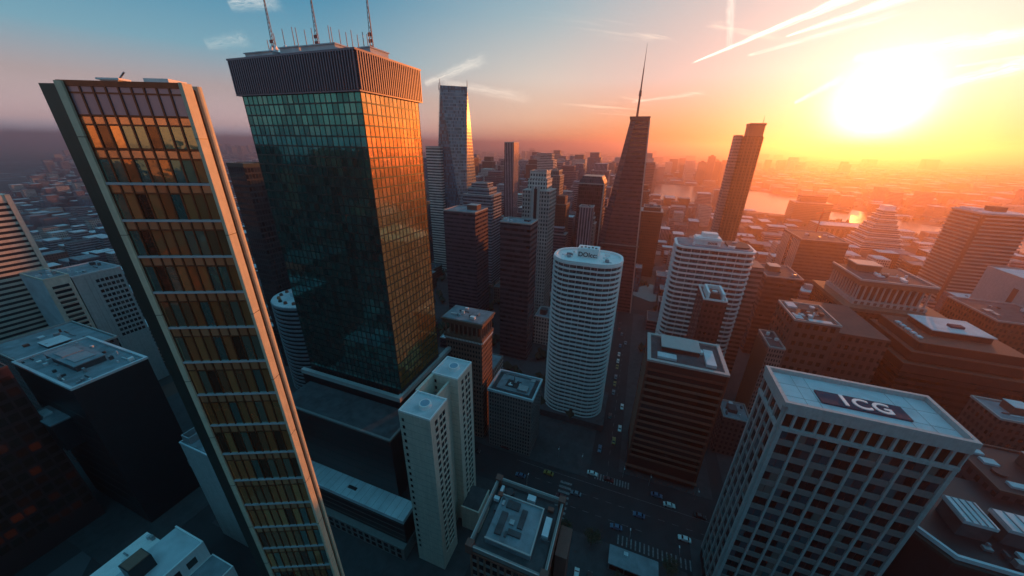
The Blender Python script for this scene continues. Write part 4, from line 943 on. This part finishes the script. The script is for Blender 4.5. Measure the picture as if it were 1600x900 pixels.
def downtown():
    T = simple('banded_slab', 'pale close-banded slab showing just right of the dark glass tower', -237, -219, 357, 392, 146, FB['whiteband'])
    T = Tower('faceted_tower', 'blue glass tower of slanting facets topping out above the skyline, one facet pale', 'skyscraper', -236, -192, 362, 406, 205)
    c = (-214, 384); b = 21.5; t = 20
    B4 = [(c[0]-b, c[1]-b), (c[0]+b, c[1]-b), (c[0]+b, c[1]+b), (c[0]-b, c[1]+b)]
    T4 = [(c[0]-4, c[1]-t), (c[0]+t, c[1]-4), (c[0]+4, c[1]+t), (c[0]-t, c[1]+4)]
    z0, z1 = 40, 203
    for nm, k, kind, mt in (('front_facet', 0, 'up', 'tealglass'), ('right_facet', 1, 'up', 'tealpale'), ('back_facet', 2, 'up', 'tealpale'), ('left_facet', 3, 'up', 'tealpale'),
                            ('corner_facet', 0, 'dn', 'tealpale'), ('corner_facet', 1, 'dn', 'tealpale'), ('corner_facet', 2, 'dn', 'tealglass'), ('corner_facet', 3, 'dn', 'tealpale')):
        a, bb = B4[k], B4[(k+1) % 4]; p = T4[k]; q = T4[k-1]
        mb = MB()
        if kind == 'up': mb.quad([(*a, z0), (*bb, z0), (*p, z1)])
        else: mb.quad([(*a, z0), (*p, z1), (*q, z1)])
        T.part(nm, mb, FB[mt])
    T.part('base', MB().prism(B4, 0, 39.9), FB['tealglass']); T.part('crown', MB().prism(T4, z1-.2, 207), FB['tealglass'])
    for p in T4[:2]+T4[3:]: T.part('aerial', MB().tube((p[0], p[1], 206), (p[0], p[1], 213), .45, .2, 6), M['mast'])
    T = Tower('spire_tower', 'tapering purple-brown tower carrying a tall thin spire', 'skyscraper', -36, 7, 320, 362, 172)
    bot = [(-36, 320), (7, 320), (7, 362), (-36, 362)]; top = [(-14, 320.5), (-1.9, 320.5), (-1.9, 344), (-14, 344)]
    bot2 = [(-33, 323), (7, 320), (7, 362), (-36, 362)]
    T.part('wall', MB().prism([(-34, 320), (7, 320), (7, 362), (-41, 362), (-41, 327)], 0, 170, top=[(-13.5, 322), (-2.5, 322), (-2.5, 342), (-17.6, 342), (-17.6, 326)]), FB['maroonband'])
    T.part('lit_edge_strip', MB().prism([(6.4, 319.5), (7.6, 319.5), (7.6, 320.8), (6.4, 320.8)], 0, 170, top=[(-3.1, 321.6), (-2.2, 321.6), (-2.2, 322.8), (-3.1, 322.8)]), M['terr_edge'])  # pale strip added to stand for sunlight along the right edge
    T.part('belt', MB().prism([(-29.2, 319.6), (5.0, 319.6), (5.0, 320.6), (-29.2, 320.6)], 66, 67), M['spandrel'])
    T.part('platform', MB().box(-17.8, -2.4, 321.9, 342.2, 170, 171.2), M['mast']); T.part('platform_rail', MB().box(-17.9, -2.3, 321.6, 321.9, 171.2, 172.6).box(-18.1, -17.9, 321.6, 342, 171.2, 172.6), M['mast'])
    T.part('spire', MB().tube((-13, 332, 170), (-13, 332, 188), 1.0, .75, 8).tube((-13, 332, 188), (-13, 332, 192), 1.15, .95, 8).tube((-13, 332, 192), (-13, 332, 208), .6, .4, 8).tube((-13, 332, 208), (-13, 332, 224), .3, .08, 6), M['mast'])
    T = Tower('leaning_shaft_tower', 'slender brown tower with a stepped railed top standing alone before the sunset', 'skyscraper', 75.7, 90, 372, 388, 160)
    T.part('wall', MB().box(75.7, 90, 372, 388, 0, 160), facade('brown_slender_wall', (.20, .10, .065), (.05, .03, .025), 1.2, 2.6, .5, .6))
    for i in range(5): T.part('rib', MB().box(78.2+i*2.9, 78.9+i*2.9, 371.5, 371.99, 0, 159.5), M['brown'])
    T.part('left_shaft', MB().box(70.4, 75.6, 376, 388, 0, 161), facade('grey_slender_wall', (.34, .27, .26), (.07, .06, .07), 1.2, 2.6, .5, .5))
    T.part('crown', MB().box(78.4, 89.8, 373, 386, 160, 168.5), M['brown']); T.part('crown_rail', MB().box(78, 90.2, 372.6, 373, 168.5, 170.2).box(78, 78.4, 373, 386, 168.5, 170.2).box(89.8, 90.2, 373, 386, 168.5, 170.2), M['mast'])
    T.part('aerial', MB().tube((88, 376, 168.5), (88, 376, 176), .25, .1, 5), M['mast'])
    simple('maroon_block', 'square maroon block with an orange sunlit right side and a small roof cabin', -151, -122, 246, 271, 99, FB['maroonband'], roof='roof_blue', unit=(.72, .6, 9, 8, 4, 'redstone'), cat='office building', n=2)
    simple('stepped_tower', 'blue-grey banded tower with a stepped-back top behind the maroon block', -180, -147, 335, 364, 100, FB['bandblue'], ((4, 6), (3, 4)), roof='roof_blue')
    simple('sunlit_shaft', 'thin ribbed tower with a bright orange right side rising behind the blue-grey banded tower', -162, -150, 410, 428, 152, FB['rib'], n=1)
    simple('dark_tower', 'dark banded tower with a low blue roof before the pale ornate tower', -84, -63, 206, 222, 103, FB['dark'], roof='roof_blue', n=5)
    T = simple('setback_tower', 'pale grey-green tower with a dark central slot, stepped shoulders and an orange right side', -88, -66, 262, 284, 117, FB['white'], ((3.2, 8), (1.2, 5)), n=2)
    T.part('central_pier', MB().box(-80.5, -78.4, 261.3, 261.95, 0, 121), M['concrete']); T.part('central_slot', MB().box(-78.3, -75.9, 261.6, 261.97, 0, 119), M['dark']); T.part('central_pier', MB().box(-75.8, -73.7, 261.3, 261.95, 0, 121), M['concrete'])
    simple('slotted_tower', 'stone tower behind the pale slotted tower, its stepped top edged in orange', -108, -92, 410, 432, 117, FB['stone'], ((2, 5),), n=1)
    simple('ribbed_tower', 'purple tower of bold vertical ribs with a flat top before the chamfered brown tower', -44, -33.5, 270, 280, 106, FB['rib'], n=3)
    T = Tower('chamfered_tower', 'dark brown tower with chamfered top and pale right edge left of the spire tower', 'skyscraper', -56, -33, 330, 356, 124)
    T.part('wall', MB().box(-56, -33, 330, 356, 0, 119), FB['browng']); T.part('crown', MB().prism([(-56, 330), (-33, 330), (-33, 356), (-56, 356)], 119, 124.5, top=[(-53, 332), (-36, 332), (-36, 354), (-53, 354)]), FB['browng'])
    T.part('crown_band', MB().box(-56.2, -32.8, 329.8, 356.2, 117.6, 118.6), M['terr_edge']); T.part('corner_strip', MB().box(-33.4, -32.4, 329.5, 330.8, 0, 118), M['concrete'])
    simple('fretted_tower', 'small fretted stone tower with a lumpy top at the foot of the spire tower', -42.5, -33.5, 298, 308, 88, FB['stone'], ((1.2, 4), (1, 3)), n=2)
    simple('orange_brick_tower', 'orange brick tower with pale window grid right of the spire tower, river behind', 2, 27, 434, 462, 80, FB['brick'], ((3, 4),))
    simple('flat_top_tower', 'deep red flat-topped tower with white roof tanks right of the white balcony tower', 94, 116, 281, 313, 65, FB['dark'], unit=(.35, .55, 7, 9, 4, 'brown'), cat='tower')
    T = simple('broad_block', 'broad dark block with a striped left side under the sun haze', 167, 208, 440, 492, 62, FB['dark'], cat='office building', n=5)
    for i in range(12):
        if i not in (5, 6): T.part('stripe', MB().box(166.4, 166.98, 441+i*4.2, 443+i*4.2, 4, 60), M['terr_edge'])
    T = Tower('pyramid_block', 'pale stepped block of stacked balconies narrowing to a white cap near the river', 'apartment block', 348, 402, 705, 760, 60)
    for k in range(9): T.part('tier', MB().box(348+k*2.4, 402-k*2.4, 705+k*2.2, 760-k*2.2, k*7, k*7+6.4), FB['whiteband']); T.part('balcony_band', MB().box(347+k*2.4, 403-k*2.4, 704+k*2.2, 761-k*2.2, k*7+6.4, k*7+7), M['white'])
    T.part('cap', MB().box(369, 381, 724, 742, 63, 70), M['white'])
    T = simple('pale_block', 'pale blank-walled block half cut by the right edge, one dark window slot', 252, 288, 312, 352, 71, M['concrete'], cat='office building', roof='roof_pale')
    T.part('window_slot', MB().box(251.9, 251.98, 322, 326, 40, 64), M['redstone'])
    simple('domed_block', 'dusky red block with a ridged roof edge at the right side of the picture', 195, 226, 250, 286, 64, FB['brick'], cat='office building', n=6)
    simple('river_block', 'dark stepped waterside block silhouetted against the bright river', 318, 385, 925, 965, 44, FB['dark'], ((10, 14),), cat='building', n=0)
    T = simple('long_hall', 'long low hall with an arcaded side near the river', 318, 430, 785, 830, 22, FB['stone'], cat='hall', n=0, roof='roof_pale')
    for i in range(14): T.part('arch', MB().box(321+i*7.8, 325+i*7.8, 784.3, 784.98, 2, 17), M['dark'])
    c = root('tower_crane', 'thin tower crane standing on the roof of the broad dark block', 'crane', (192, 478, 64.2))
    MB().tube((0, 0, 0), (0, 0, 22), .7, .6, 4).build('mast', M['mastred'], c); MB().tube((-7, -3, 21), (24, 11, 25), .45, .3, 4).build('jib', M['mastred'], c); MB().tube((0, 0, 22), (0, 0, 27), .4, .15, 4).build('apex', M['mastred'], c)
    b = root('river_barge', 'long dark barge moored on the bright river', 'boat', (492, 1175, .05), rad(-62))
    MB().prism([(-38, 0), (-34, -6), (34, -6), (40, 0), (34, 6), (-34, 6)], 0, 3.5, top=[(-40, 0), (-35, -6.5), (35, -6.5), (43, 0), (35, 6.5), (-35, 6.5)]).build('hull', M['dark'], b); MB().box(-31, -20, -4.5, 4.5, 3.5, 9.5).build('wheelhouse', M['maroon'], b); MB().box(-17, 28, -4.5, 4.5, 3.5, 5).build('hatch_cover', M['rust'], b)
    for i, (u, v, w, h) in enumerate(((250, 1770, 26, 118), (283, 1800, 24, 96), (306, 1760, 22, 88), (334, 1790, 30, 104), (222, 1820, 30, 92))):
        T = Tower('far_tower', 'faint hazy tower beyond the river, left of the slender brown tower', 'tower', u, u+w, v, v+w, h, 'faint towers beyond the river'); T.body(FB['purple']); T.part('roof_cabin', MB().box(u+w*.3, u+w*.7, v+w*.3, v+w*.7, h, h+5), M['redstone'])
downtown()
# ------------------------------------------------------------------ street furniture and cars
def cars():
    cols = {'white': plain('white_car_paint', (.72, .72, .7), .3, .03), 'grey': plain('grey_car_paint', (.16, .19, .22), .3, .03), 'dark': plain('dark_car_paint', (.02, .02, .025), .3, .03),
            'maroon': plain('maroon_car_paint', (.12, .02, .025), .3, .03), 'yellow': plain('yellow_car_paint', (.34, .21, .05), .35, .03), 'blue': plain('blue_car_paint', (.06, .14, .22), .3, .03)}
    tyre = plain('tyre_rubber', (.012, .012, .012), .9, .1); lamp = plain('lamp_glass', (.6, .6, .55), .2, .02)
    protos = {}
    prof = [(-2.45, .35), (-2.5, .8), (-2.3, 1.0), (-1.75, 1.05), (-1.05, 1.55), (.55, 1.58), (1.25, 1.08), (2.3, .92), (2.5, .7), (2.48, .35)]
    cab = [(-1.6, 1.06), (-1.0, 1.50), (.5, 1.52), (1.12, 1.07)]
    def side_prism(pr, y):
        mb = MB(); n = len(pr)
        mb.v = [(x, -y*(1 if z < 1.1 else .86), z) for x, z in pr]+[(x, y*(1 if z < 1.1 else .86), z) for x, z in pr]
        mb.f = [list(range(n)), list(range(2*n-1, n-1, -1))]+[[(i+1) % n, i, n+i, n+(i+1) % n] for i in range(n)]; mb.mi = [0]*len(mb.f); return mb
    def make(col, label, loc, rz):
        R = root('parked_car' if 0 else 'car', label, 'car', loc, rz, 'cars on the streets below the towers')
        side_prism(prof, .92).build('body', cols[col], R)
        g = MB(); g.box(-1.0, .5, -.83, -.805, 1.1, 1.45).box(-1.0, .5, .805, .83, 1.1, 1.45)
        MB().box(-.95, .45, -.86, -.80, 1.12, 1.42).build('side_window', M['dglass'], R); MB().box(-.95, .45, .80, .86, 1.12, 1.42).build('side_window', M['dglass'], R)
        MB().quad([(.60, -.72, 1.57), (1.22, -.80, 1.115), (1.22, .80, 1.115), (.60, .72, 1.57)]).build('windscreen', M['dglass'], R)
        MB().quad([(-1.10, -.72, 1.54), (-1.10, .72, 1.54), (-1.72, .80, 1.09), (-1.72, -.80, 1.09)]).build('rear_window', M['dglass'], R)
        for x in (-1.5, 1.5):
            for y in (-.82, .82): MB().tube((x, y-.12, .34), (x, y+.12, .34), .34, .34, 12).build('wheel', tyre, R)
        for y in (-.62, .62): MB().box(2.44, 2.52, y-.2, y+.2, .62, .8).build('headlight', lamp, R)
        return R
    L = [('yellow', 'yellow taxi on the avenue nearest the cream apartment tower', -22.5, 119.3, 178), ('white', 'white car on the avenue behind the maroon car', -2.2, 127.0, 0),
         ('maroon', 'maroon car on the avenue between two white cars', 5.8, 126.5, 0), ('grey', 'grey car in the middle lane of the avenue near the junction', -7.9, 113.5, 180),
         ('white', 'white car on the avenue before the dark brown crossing block', 32.8, 123.2, 4), ('dark', 'black car on the avenue ahead of the white car', 45.2, 122.6, 2),
         ('blue', 'pale blue car on the near side of the avenue by the striped crossing', 11.0, 104.6, 184), ('white', 'white car parked beside the ornate stone block', -1.6, 81.0, 92),
         ('dark', 'black car parked next to a white one beside the ornate block', 3.2, 81.5, 90)]
    P = {}
    for col, lab, x, y, a in L:
        if col in P: copy_tree(P[col], (x, y, .01), rad(a), lab)
        else: P[col] = make(col, lab, (x, y, .01), rad(a))
    r = random.Random(5)
    for k, (x, y) in enumerate(((-62, 118.5), (-48, 126.4), (-35, 113.2), (-14, 109.6), (20, 113.4), (27.5, 126.2), (56, 118), (64, 127), (-75, 127), (-84, 113.5), (38, 109.8))):
        copy_tree(P[r.choice(list(P))], (x, y, .01), rad(0 if y > 117 else 180), 'small car in the shaded traffic of the avenue')
    for k in range(16):
        col = r.choice(list(P)); copy_tree(P[col], (r.choice((-.6, 2.2, 6.0, 8.4)), 140+k*10+r.random()*4, .01), rad(90 if k % 2 else 270), 'small car in the shaded side street beside the round white tower')
cars()
def street():
    R = root('pavilion', 'teal flat-roofed glass pavilion on the paved square', 'pavilion', (18, 91, .13))
    MB().box(-9, 9, -3.6, 3.6, 3.4, 3.9).build('roof', M['roof_blue'], R); MB().box(-8.4, 8.4, -3.1, 3.1, 0, 3.39).build('glazing', M['tglass'], R); MB().box(-3.6, -2.0, 1.0, 2.4, 3.9, 4.6).build('roof_vent', M['roof_pale'], R)
    for x in (-8.6, -3, 3, 8.6):
        for y in (-3.3, 3.3): MB().tube((x, y, 0), (x, y, 3.4), .12, .12, 8).build('post', M['steel'], R)
    lamp = root('street_lamp', 'grey street lamp', 'street lamp', (0, 0, 0), 0, 'street lamps along the avenue')
    MB().tube((0, 0, 0), (0, 0, 8), .12, .07, 8).build('pole', M['steel'], lamp); a = MB().tube((0, 0, 7.9), (0, 1.8, 8.4), .06, .05, 6).build('arm', M['steel'], lamp); MB().box(-.2, .2, 1.6, 2.5, 8.3, 8.48).build('lamp_head', M['roof_pale'], a)
    lamp.location = (-30, 107.2, .0); lamp['label'] = 'grey curved-arm street lamp on the kerb of the avenue'
    for x in (-12, 16, 34, 52): copy_tree(lamp, (x, 103.0 if x > 40 else 98.2, 0))
    for x in (-20, -8, 12, 24, 44): copy_tree(lamp, (x, 130.4, 0), rad(180))
    def tree(loc, h, seed, label):
        r = random.Random(seed); R = root('street_tree', label, 'tree', loc, 0, 'trees on the paved square')
        t = MB().tube((0, 0, 0), (0, 0, h*.4), .22, .15, 8)
        cr = MB(); tips = []
        for k in range(9):
            a = k*2.4; p = Vector((0, 0, h*(.3+.02*k))); q = p+Vector((math.cos(a)*h*.28, math.sin(a)*h*.28, h*(.22+.25*r.random())))
            t.tube(p, q, .09, .03, 5); tips += [q, (p+q)/2+Vector((0, 0, .4)), q+Vector((0, 0, h*.1))]
        t.build('trunk', plain_bark, R)
        for q in tips:
            for k in range(46):
                d = Vector((r.gauss(0, 1), r.gauss(0, 1), r.gauss(0, .8)))*h*.085; c = q+d; s = .16+.12*r.random()
                e1 = Vector((r.gauss(0, 1), r.gauss(0, 1), r.gauss(0, 1))).normalized(); e2 = e1.orthogonal().normalized()
                cr.quad([c-e1*s, c+e2*s*.7, c+e1*s, c-e2*s*.7])
        cr.build('crown', leaf, R)
    plain_bark = plain('bark', (.05, .035, .025), .9, .3, 2); leaf = plain('leaf', (.045, .06, .03), .7, .4, 1, streak=False)
    for i, (x, y, h, lab) in enumerate(((2, 94, 8, 'leafy street tree left of the glass pavilion on the square'), (31, 94, 7, 'small leafy tree right of the glass pavilion on the square'), (13, 81, 7.5, 'leafy tree on the square in front of the glass pavilion'), (-9, 94, 6.5, 'young tree at the corner of the ornate stone block'))): tree((x, y, .13), h, 50+i, lab)
    b = MB().tube((0, 0, 0), (0, 0, .95), .13, .11, 8).mesh('bollard', M['rust'])
    for i in range(12):
        o = bpy.data.objects.new('bollard', b); COL.objects.link(o); o.location = (13+i*2.8, 133.6, .13)
        tag(o, 'short rust-red bollard on the kerb before the dark brown crossing block', 'bollard', 'bollards along the kerb')
street()
# ------------------------------------------------------------------ the rest of the city
RECTS = [(-260, 60, 20, 112), (-345, -280, 30, 100), (-236, -194, 132, 184), (-204, -164, 116, 152), (-135, -76, 84, 130), (-84, -32, 122, 145), (-44, 14, 170, 206), (10, 80, 138, 206), (24, 78, 224, 254),
         (-240, -216, 355, 394), (-240, -188, 358, 410), (-44, 10, 316, 366), (68, 92, 370, 390), (-153, -120, 244, 273), (-182, -145, 333, 366), (-164, -148, 408, 430), (-86, -61, 204, 224), (-90, -64, 260, 286), (-110, -90, 408, 434),
         (-58, -31, 268, 358), (0, 29, 432, 464), (92, 118, 279, 315), (164, 212, 436, 496), (344, 406, 700, 764), (230, 270, 308, 352), (193, 228, 248, 288), (316, 388, 922, 968), (314, 434, 780, 834), (286, 326, 430, 474),
         (56, 180, 112, 290), (-14, 16, 100, 340), (43, 180, 84, 140)]
RIVER = [(-900, 1330), (-250, 1240), (36, 1190), (200, 1080), (330, 1040), (430, 1010), (470, 960), (505, 900), (560, 840), (700, 690), (980, 560), (1080, 640), (690, 930), (600, 1030), (575, 1110), (560, 1190), (520, 1330), (430, 1560), (320, 1640), (60, 1700), (-900, 1900)]
def in_poly(x, y, P):
    c = False; j = len(P)-1
    for i in range(len(P)):
        if (P[i][1] > y) != (P[j][1] > y) and x < (P[j][0]-P[i][0])*(y-P[i][1])/(P[j][1]-P[i][1])+P[i][0]: c = not c
        j = i
    return c
def rest_of_city():
    r = random.Random(11); L = []
    def add(u, v, w, d, h): L.append((u, v, w, d, h))
    # blocks of a street grid out to the far plain, thinning with distance
    for ring, (vlo, vhi, step) in enumerate(((20, 620, 30), (620, 1500, 44), (1500, 3600, 74), (3600, 7000, 150))):
        v = vlo
        while v < vhi:
            u = -2.6*v-500 if v < 1500 else -2.2*v
            while u < 1.25*v+260:
                uu = u+r.uniform(-3, 3); vv = v+r.uniform(-3, 3); w = step*r.uniform(.42, .74); d = step*r.uniform(.42, .74)
                if 400 < v < 1250 and -520 < uu < 10: w = step*r.uniform(.58, .84); d = step*r.uniform(.58, .84)
                u += step*(1.0 if r.random() < .8 else 1.5)
                if any(uu < b+4 and uu+w > a-4 and vv < dd+4 and vv+d > c-4 for a, b, c, dd in RECTS): continue
                if any(in_poly(uu+w*i, vv+d*j, RIVER) for i in (-.3, 1.3) for j in (-.3, 1.3)): continue
                if px(uu+w/2, vv, 10) is None: continue
                q = px(uu+w/2, vv+d/2, 20)
                if not (-60 < q[0] < 1660 and 150 < q[1] < 960): continue
                dist = math.hypot(uu, vv); n1 = math.sin(uu*.0031+1.3)*math.cos(vv*.0027+.4)
                if v < 330: h = r.uniform(8, 26)
                elif v < 620: h = r.uniform(10, 34) if not -330 < uu < -10 else r.uniform(38, 92)
                elif v < 1250 and -520 < uu < 10: h = r.uniform(45, 124) if r.random() < .9 else r.uniform(18, 40)
                elif v < 1500: h = r.uniform(9, 30) if r.random() < .9 else r.uniform(34, 62)
                else:
                    h = r.uniform(6, 22)
                    if n1 > .45 and r.random() < .28: h = r.uniform(40, 105)
                    if r.random() < (.25 if v < 3600 else .45): continue
                if 560 < v < 1120 and u > .22*v: h = min(h, r.uniform(5, 13))
                add(uu, vv, w, d, h)
            v += step
    mats = [FB[k] for k in ('stone', 'brick', 'white', 'bandblue', 'purple', 'dark', 'bandblue', 'tealglass', 'rib')]
    def size(q):
        u, v, w, d, h = q; D = math.dist((u, v, h/2), (0, 0, CAMZ)); return w*(h+d*.4)/D**2
    L.sort(key=size, reverse=True)
    labs = {0: 'plain shaded city block among the many low roofs', 1: 'hazy mid-rise block in the packed downtown', 2: 'small far block lost in the hazy city'}
    for q in L[:290]:
        u, v, w, d, h = q; k = 2 if v > 900 else (1 if h > 34 else 0)
        m = r.choice(mats); near = v < 640
        if 420 < v < 1250 and h > 34: m = FB[r.choice(('white', 'whiteband', 'stone', 'brick', 'rib', 'tealpale', 'bandblue', 'purple', 'tealglass', 'maroonband'))]
        o = Tower('city_block', labs[k]+(' left of the bronze tower' if px(u, v, h)[0] < 470 else ' in the sun glow on the right' if px(u, v, h)[0] > 1040 else ' in the middle distance'), 'building', u, u+w, v, v+d, h, ('low roofs of the city', 'mid-rise blocks downtown', 'far city blocks')[k])
        o.body(m)
        t = r.random()
        rm = M[r.choice(('roof_blue', 'roof_dark', 'roof_pale', 'roof_dark', 'roof_blue'))]
        o.part('roof', MB().box(u+.5, u+w-.5, v+.5, v+d-.5, h, h+.3), rm); o.parapet(M['terr_edge'] if t < .5 else M['spandrel'], .9, .5)
        if t < .55: o.unit(.3+.4*r.random(), .3+.4*r.random(), w*.3, d*.28, 2.5+2*r.random(), M[r.choice(('roof_pale', 'roof_dark', 'brown', 'steel'))])
        if t > .45 and near: o.clutter(3, [M['roof_pale'], M['steel'], M['roof_dark']], r.randrange(9999), w*.1)
        if h > 45 and t < .6: o.part('upper_storey', MB().box(u+w*.15, u+w*.85, v+d*.15, v+d*.85, h+.31, h+.31+h*.1), m)
    roofs = M['roof_blue'], M['roof_dark'], M['roof_pale']
    mb = MB()
    for u, v, w, d, h in L[290:]:
        mi = r.randrange(len(mats)); mb.box(u, u+w, v, v+d, 0, h, mi)
        mb.box(u+w*.02, u+w*.98, v+d*.02, v+d*.98, h, h+.5, len(mats)+r.randrange(3))
    # what stands behind the camera shows only in the glass of the towers
    for k in range(170):
        a = r.uniform(-100, 100); D = r.uniform(150, 640); u, v = D*math.sin(rad(a+180)), D*math.cos(rad(a+180))
        if u < -150 and v > -40: continue
        w = r.uniform(22, 48); mb.box(u, u+w, v-60, v-60+w, 0, r.uniform(60, 146), (5, 7)[r.random() < .3])
    tag(mb.build('far_city', mats+list(roofs)), 'countless small hazy houses of the city plain', 'city', kind='stuff')
    print('city blocks', len(L))
    tb = MB()
    for k in range(5200):
        v = 160+3200*r.random()**1.7; u = r.uniform(-2.5*v-200, 1.2*v+200)
        if any(a-3 < u < b+3 and c-3 < v < dd+3 for a, b, c, dd in RECTS) or in_poly(u, v, RIVER) or any(q[0]-2 < u < q[0]+q[2]+2 and q[1]-2 < v < q[1]+q[3]+2 for q in L[:290]): continue
        q = px(u, v, 4)
        if q is None or not (-40 < q[0] < 1640 and 200 < q[1] < 940): continue
        for c in range(3):
            x, y, s = u+r.uniform(-5, 5), v+r.uniform(-5, 5), r.uniform(2, 4.2); z = s*1.1; b = len(tb.v)
            tb.v += [(x+s*r.uniform(.7, 1.1), y, z), (x, y+s*r.uniform(.7, 1.1), z*.9), (x-s*r.uniform(.7, 1.1), y, z*1.1), (x, y-s*r.uniform(.7, 1.1), z), (x+r.uniform(-1, 1), y, z+s*r.uniform(.9, 1.4)), (x, y, 0)]
            for i in range(4): tb.f += [[b+i, b+(i+1) % 4, b+4], [b+(i+1) % 4, b+i, b+5]]; tb.mi += [0, 0]
    tag(tb.build('far_trees', plain('far_leaf', (.04, .05, .03), .9, .4, .2, streak=False)), 'dark tree clumps scattered between the far houses', 'trees', kind='stuff')
rest_of_city()
def hills():
    mb = MB(); r = random.Random(2)
    for base, dist, amp, ph in ((0, 17000, 130, .3), (0, 21000, 230, 1.9)):
        n = 120; pts = []
        for i in range(n+1):
            a = rad(-86+i*172/n); h = amp*(.35+.3*math.sin(a*5+ph)+.2*math.sin(a*13+ph*2)+.1*math.sin(a*31)); pts.append((a, max(h, 12)))
        for (a, h), (a2, h2) in zip(pts, pts[1:]):
            P = lambda a, D, z: (D*math.sin(a), D*math.cos(a), z)
            mb.quad([P(a, dist, -.5), P(a2, dist, -.5), P(a2, dist+700, h2), P(a, dist+700, h)]); mb.quad([P(a, dist+700, h), P(a2, dist+700, h2), P(a2, dist+1800, -.5), P(a, dist+1800, -.5)])
    tag(mb.build('hills', plain('hill_scrub', (.05, .05, .045), .9, .2, .002, streak=False)), kind='structure')
hills()
def haze():
    m = bpy.data.materials.new('haze'); m.use_nodes = True; t = m.node_tree; t.nodes.clear()
    o = t.nodes.new('ShaderNodeOutputMaterial'); v = t.nodes.new('ShaderNodeVolumePrincipled')
    v.inputs['Color'].default_value = HAZE_COLOR; v.inputs['Density'].default_value = HAZE_DENSITY; v.inputs['Anisotropy'].default_value = HAZE_G
    t.links.new(v.outputs[0], o.inputs['Volume'])
    b = 25000
    tag(MB().box(-b, b, -2600, b, -1.5, 232).build('haze', m), kind='stuff')
haze()
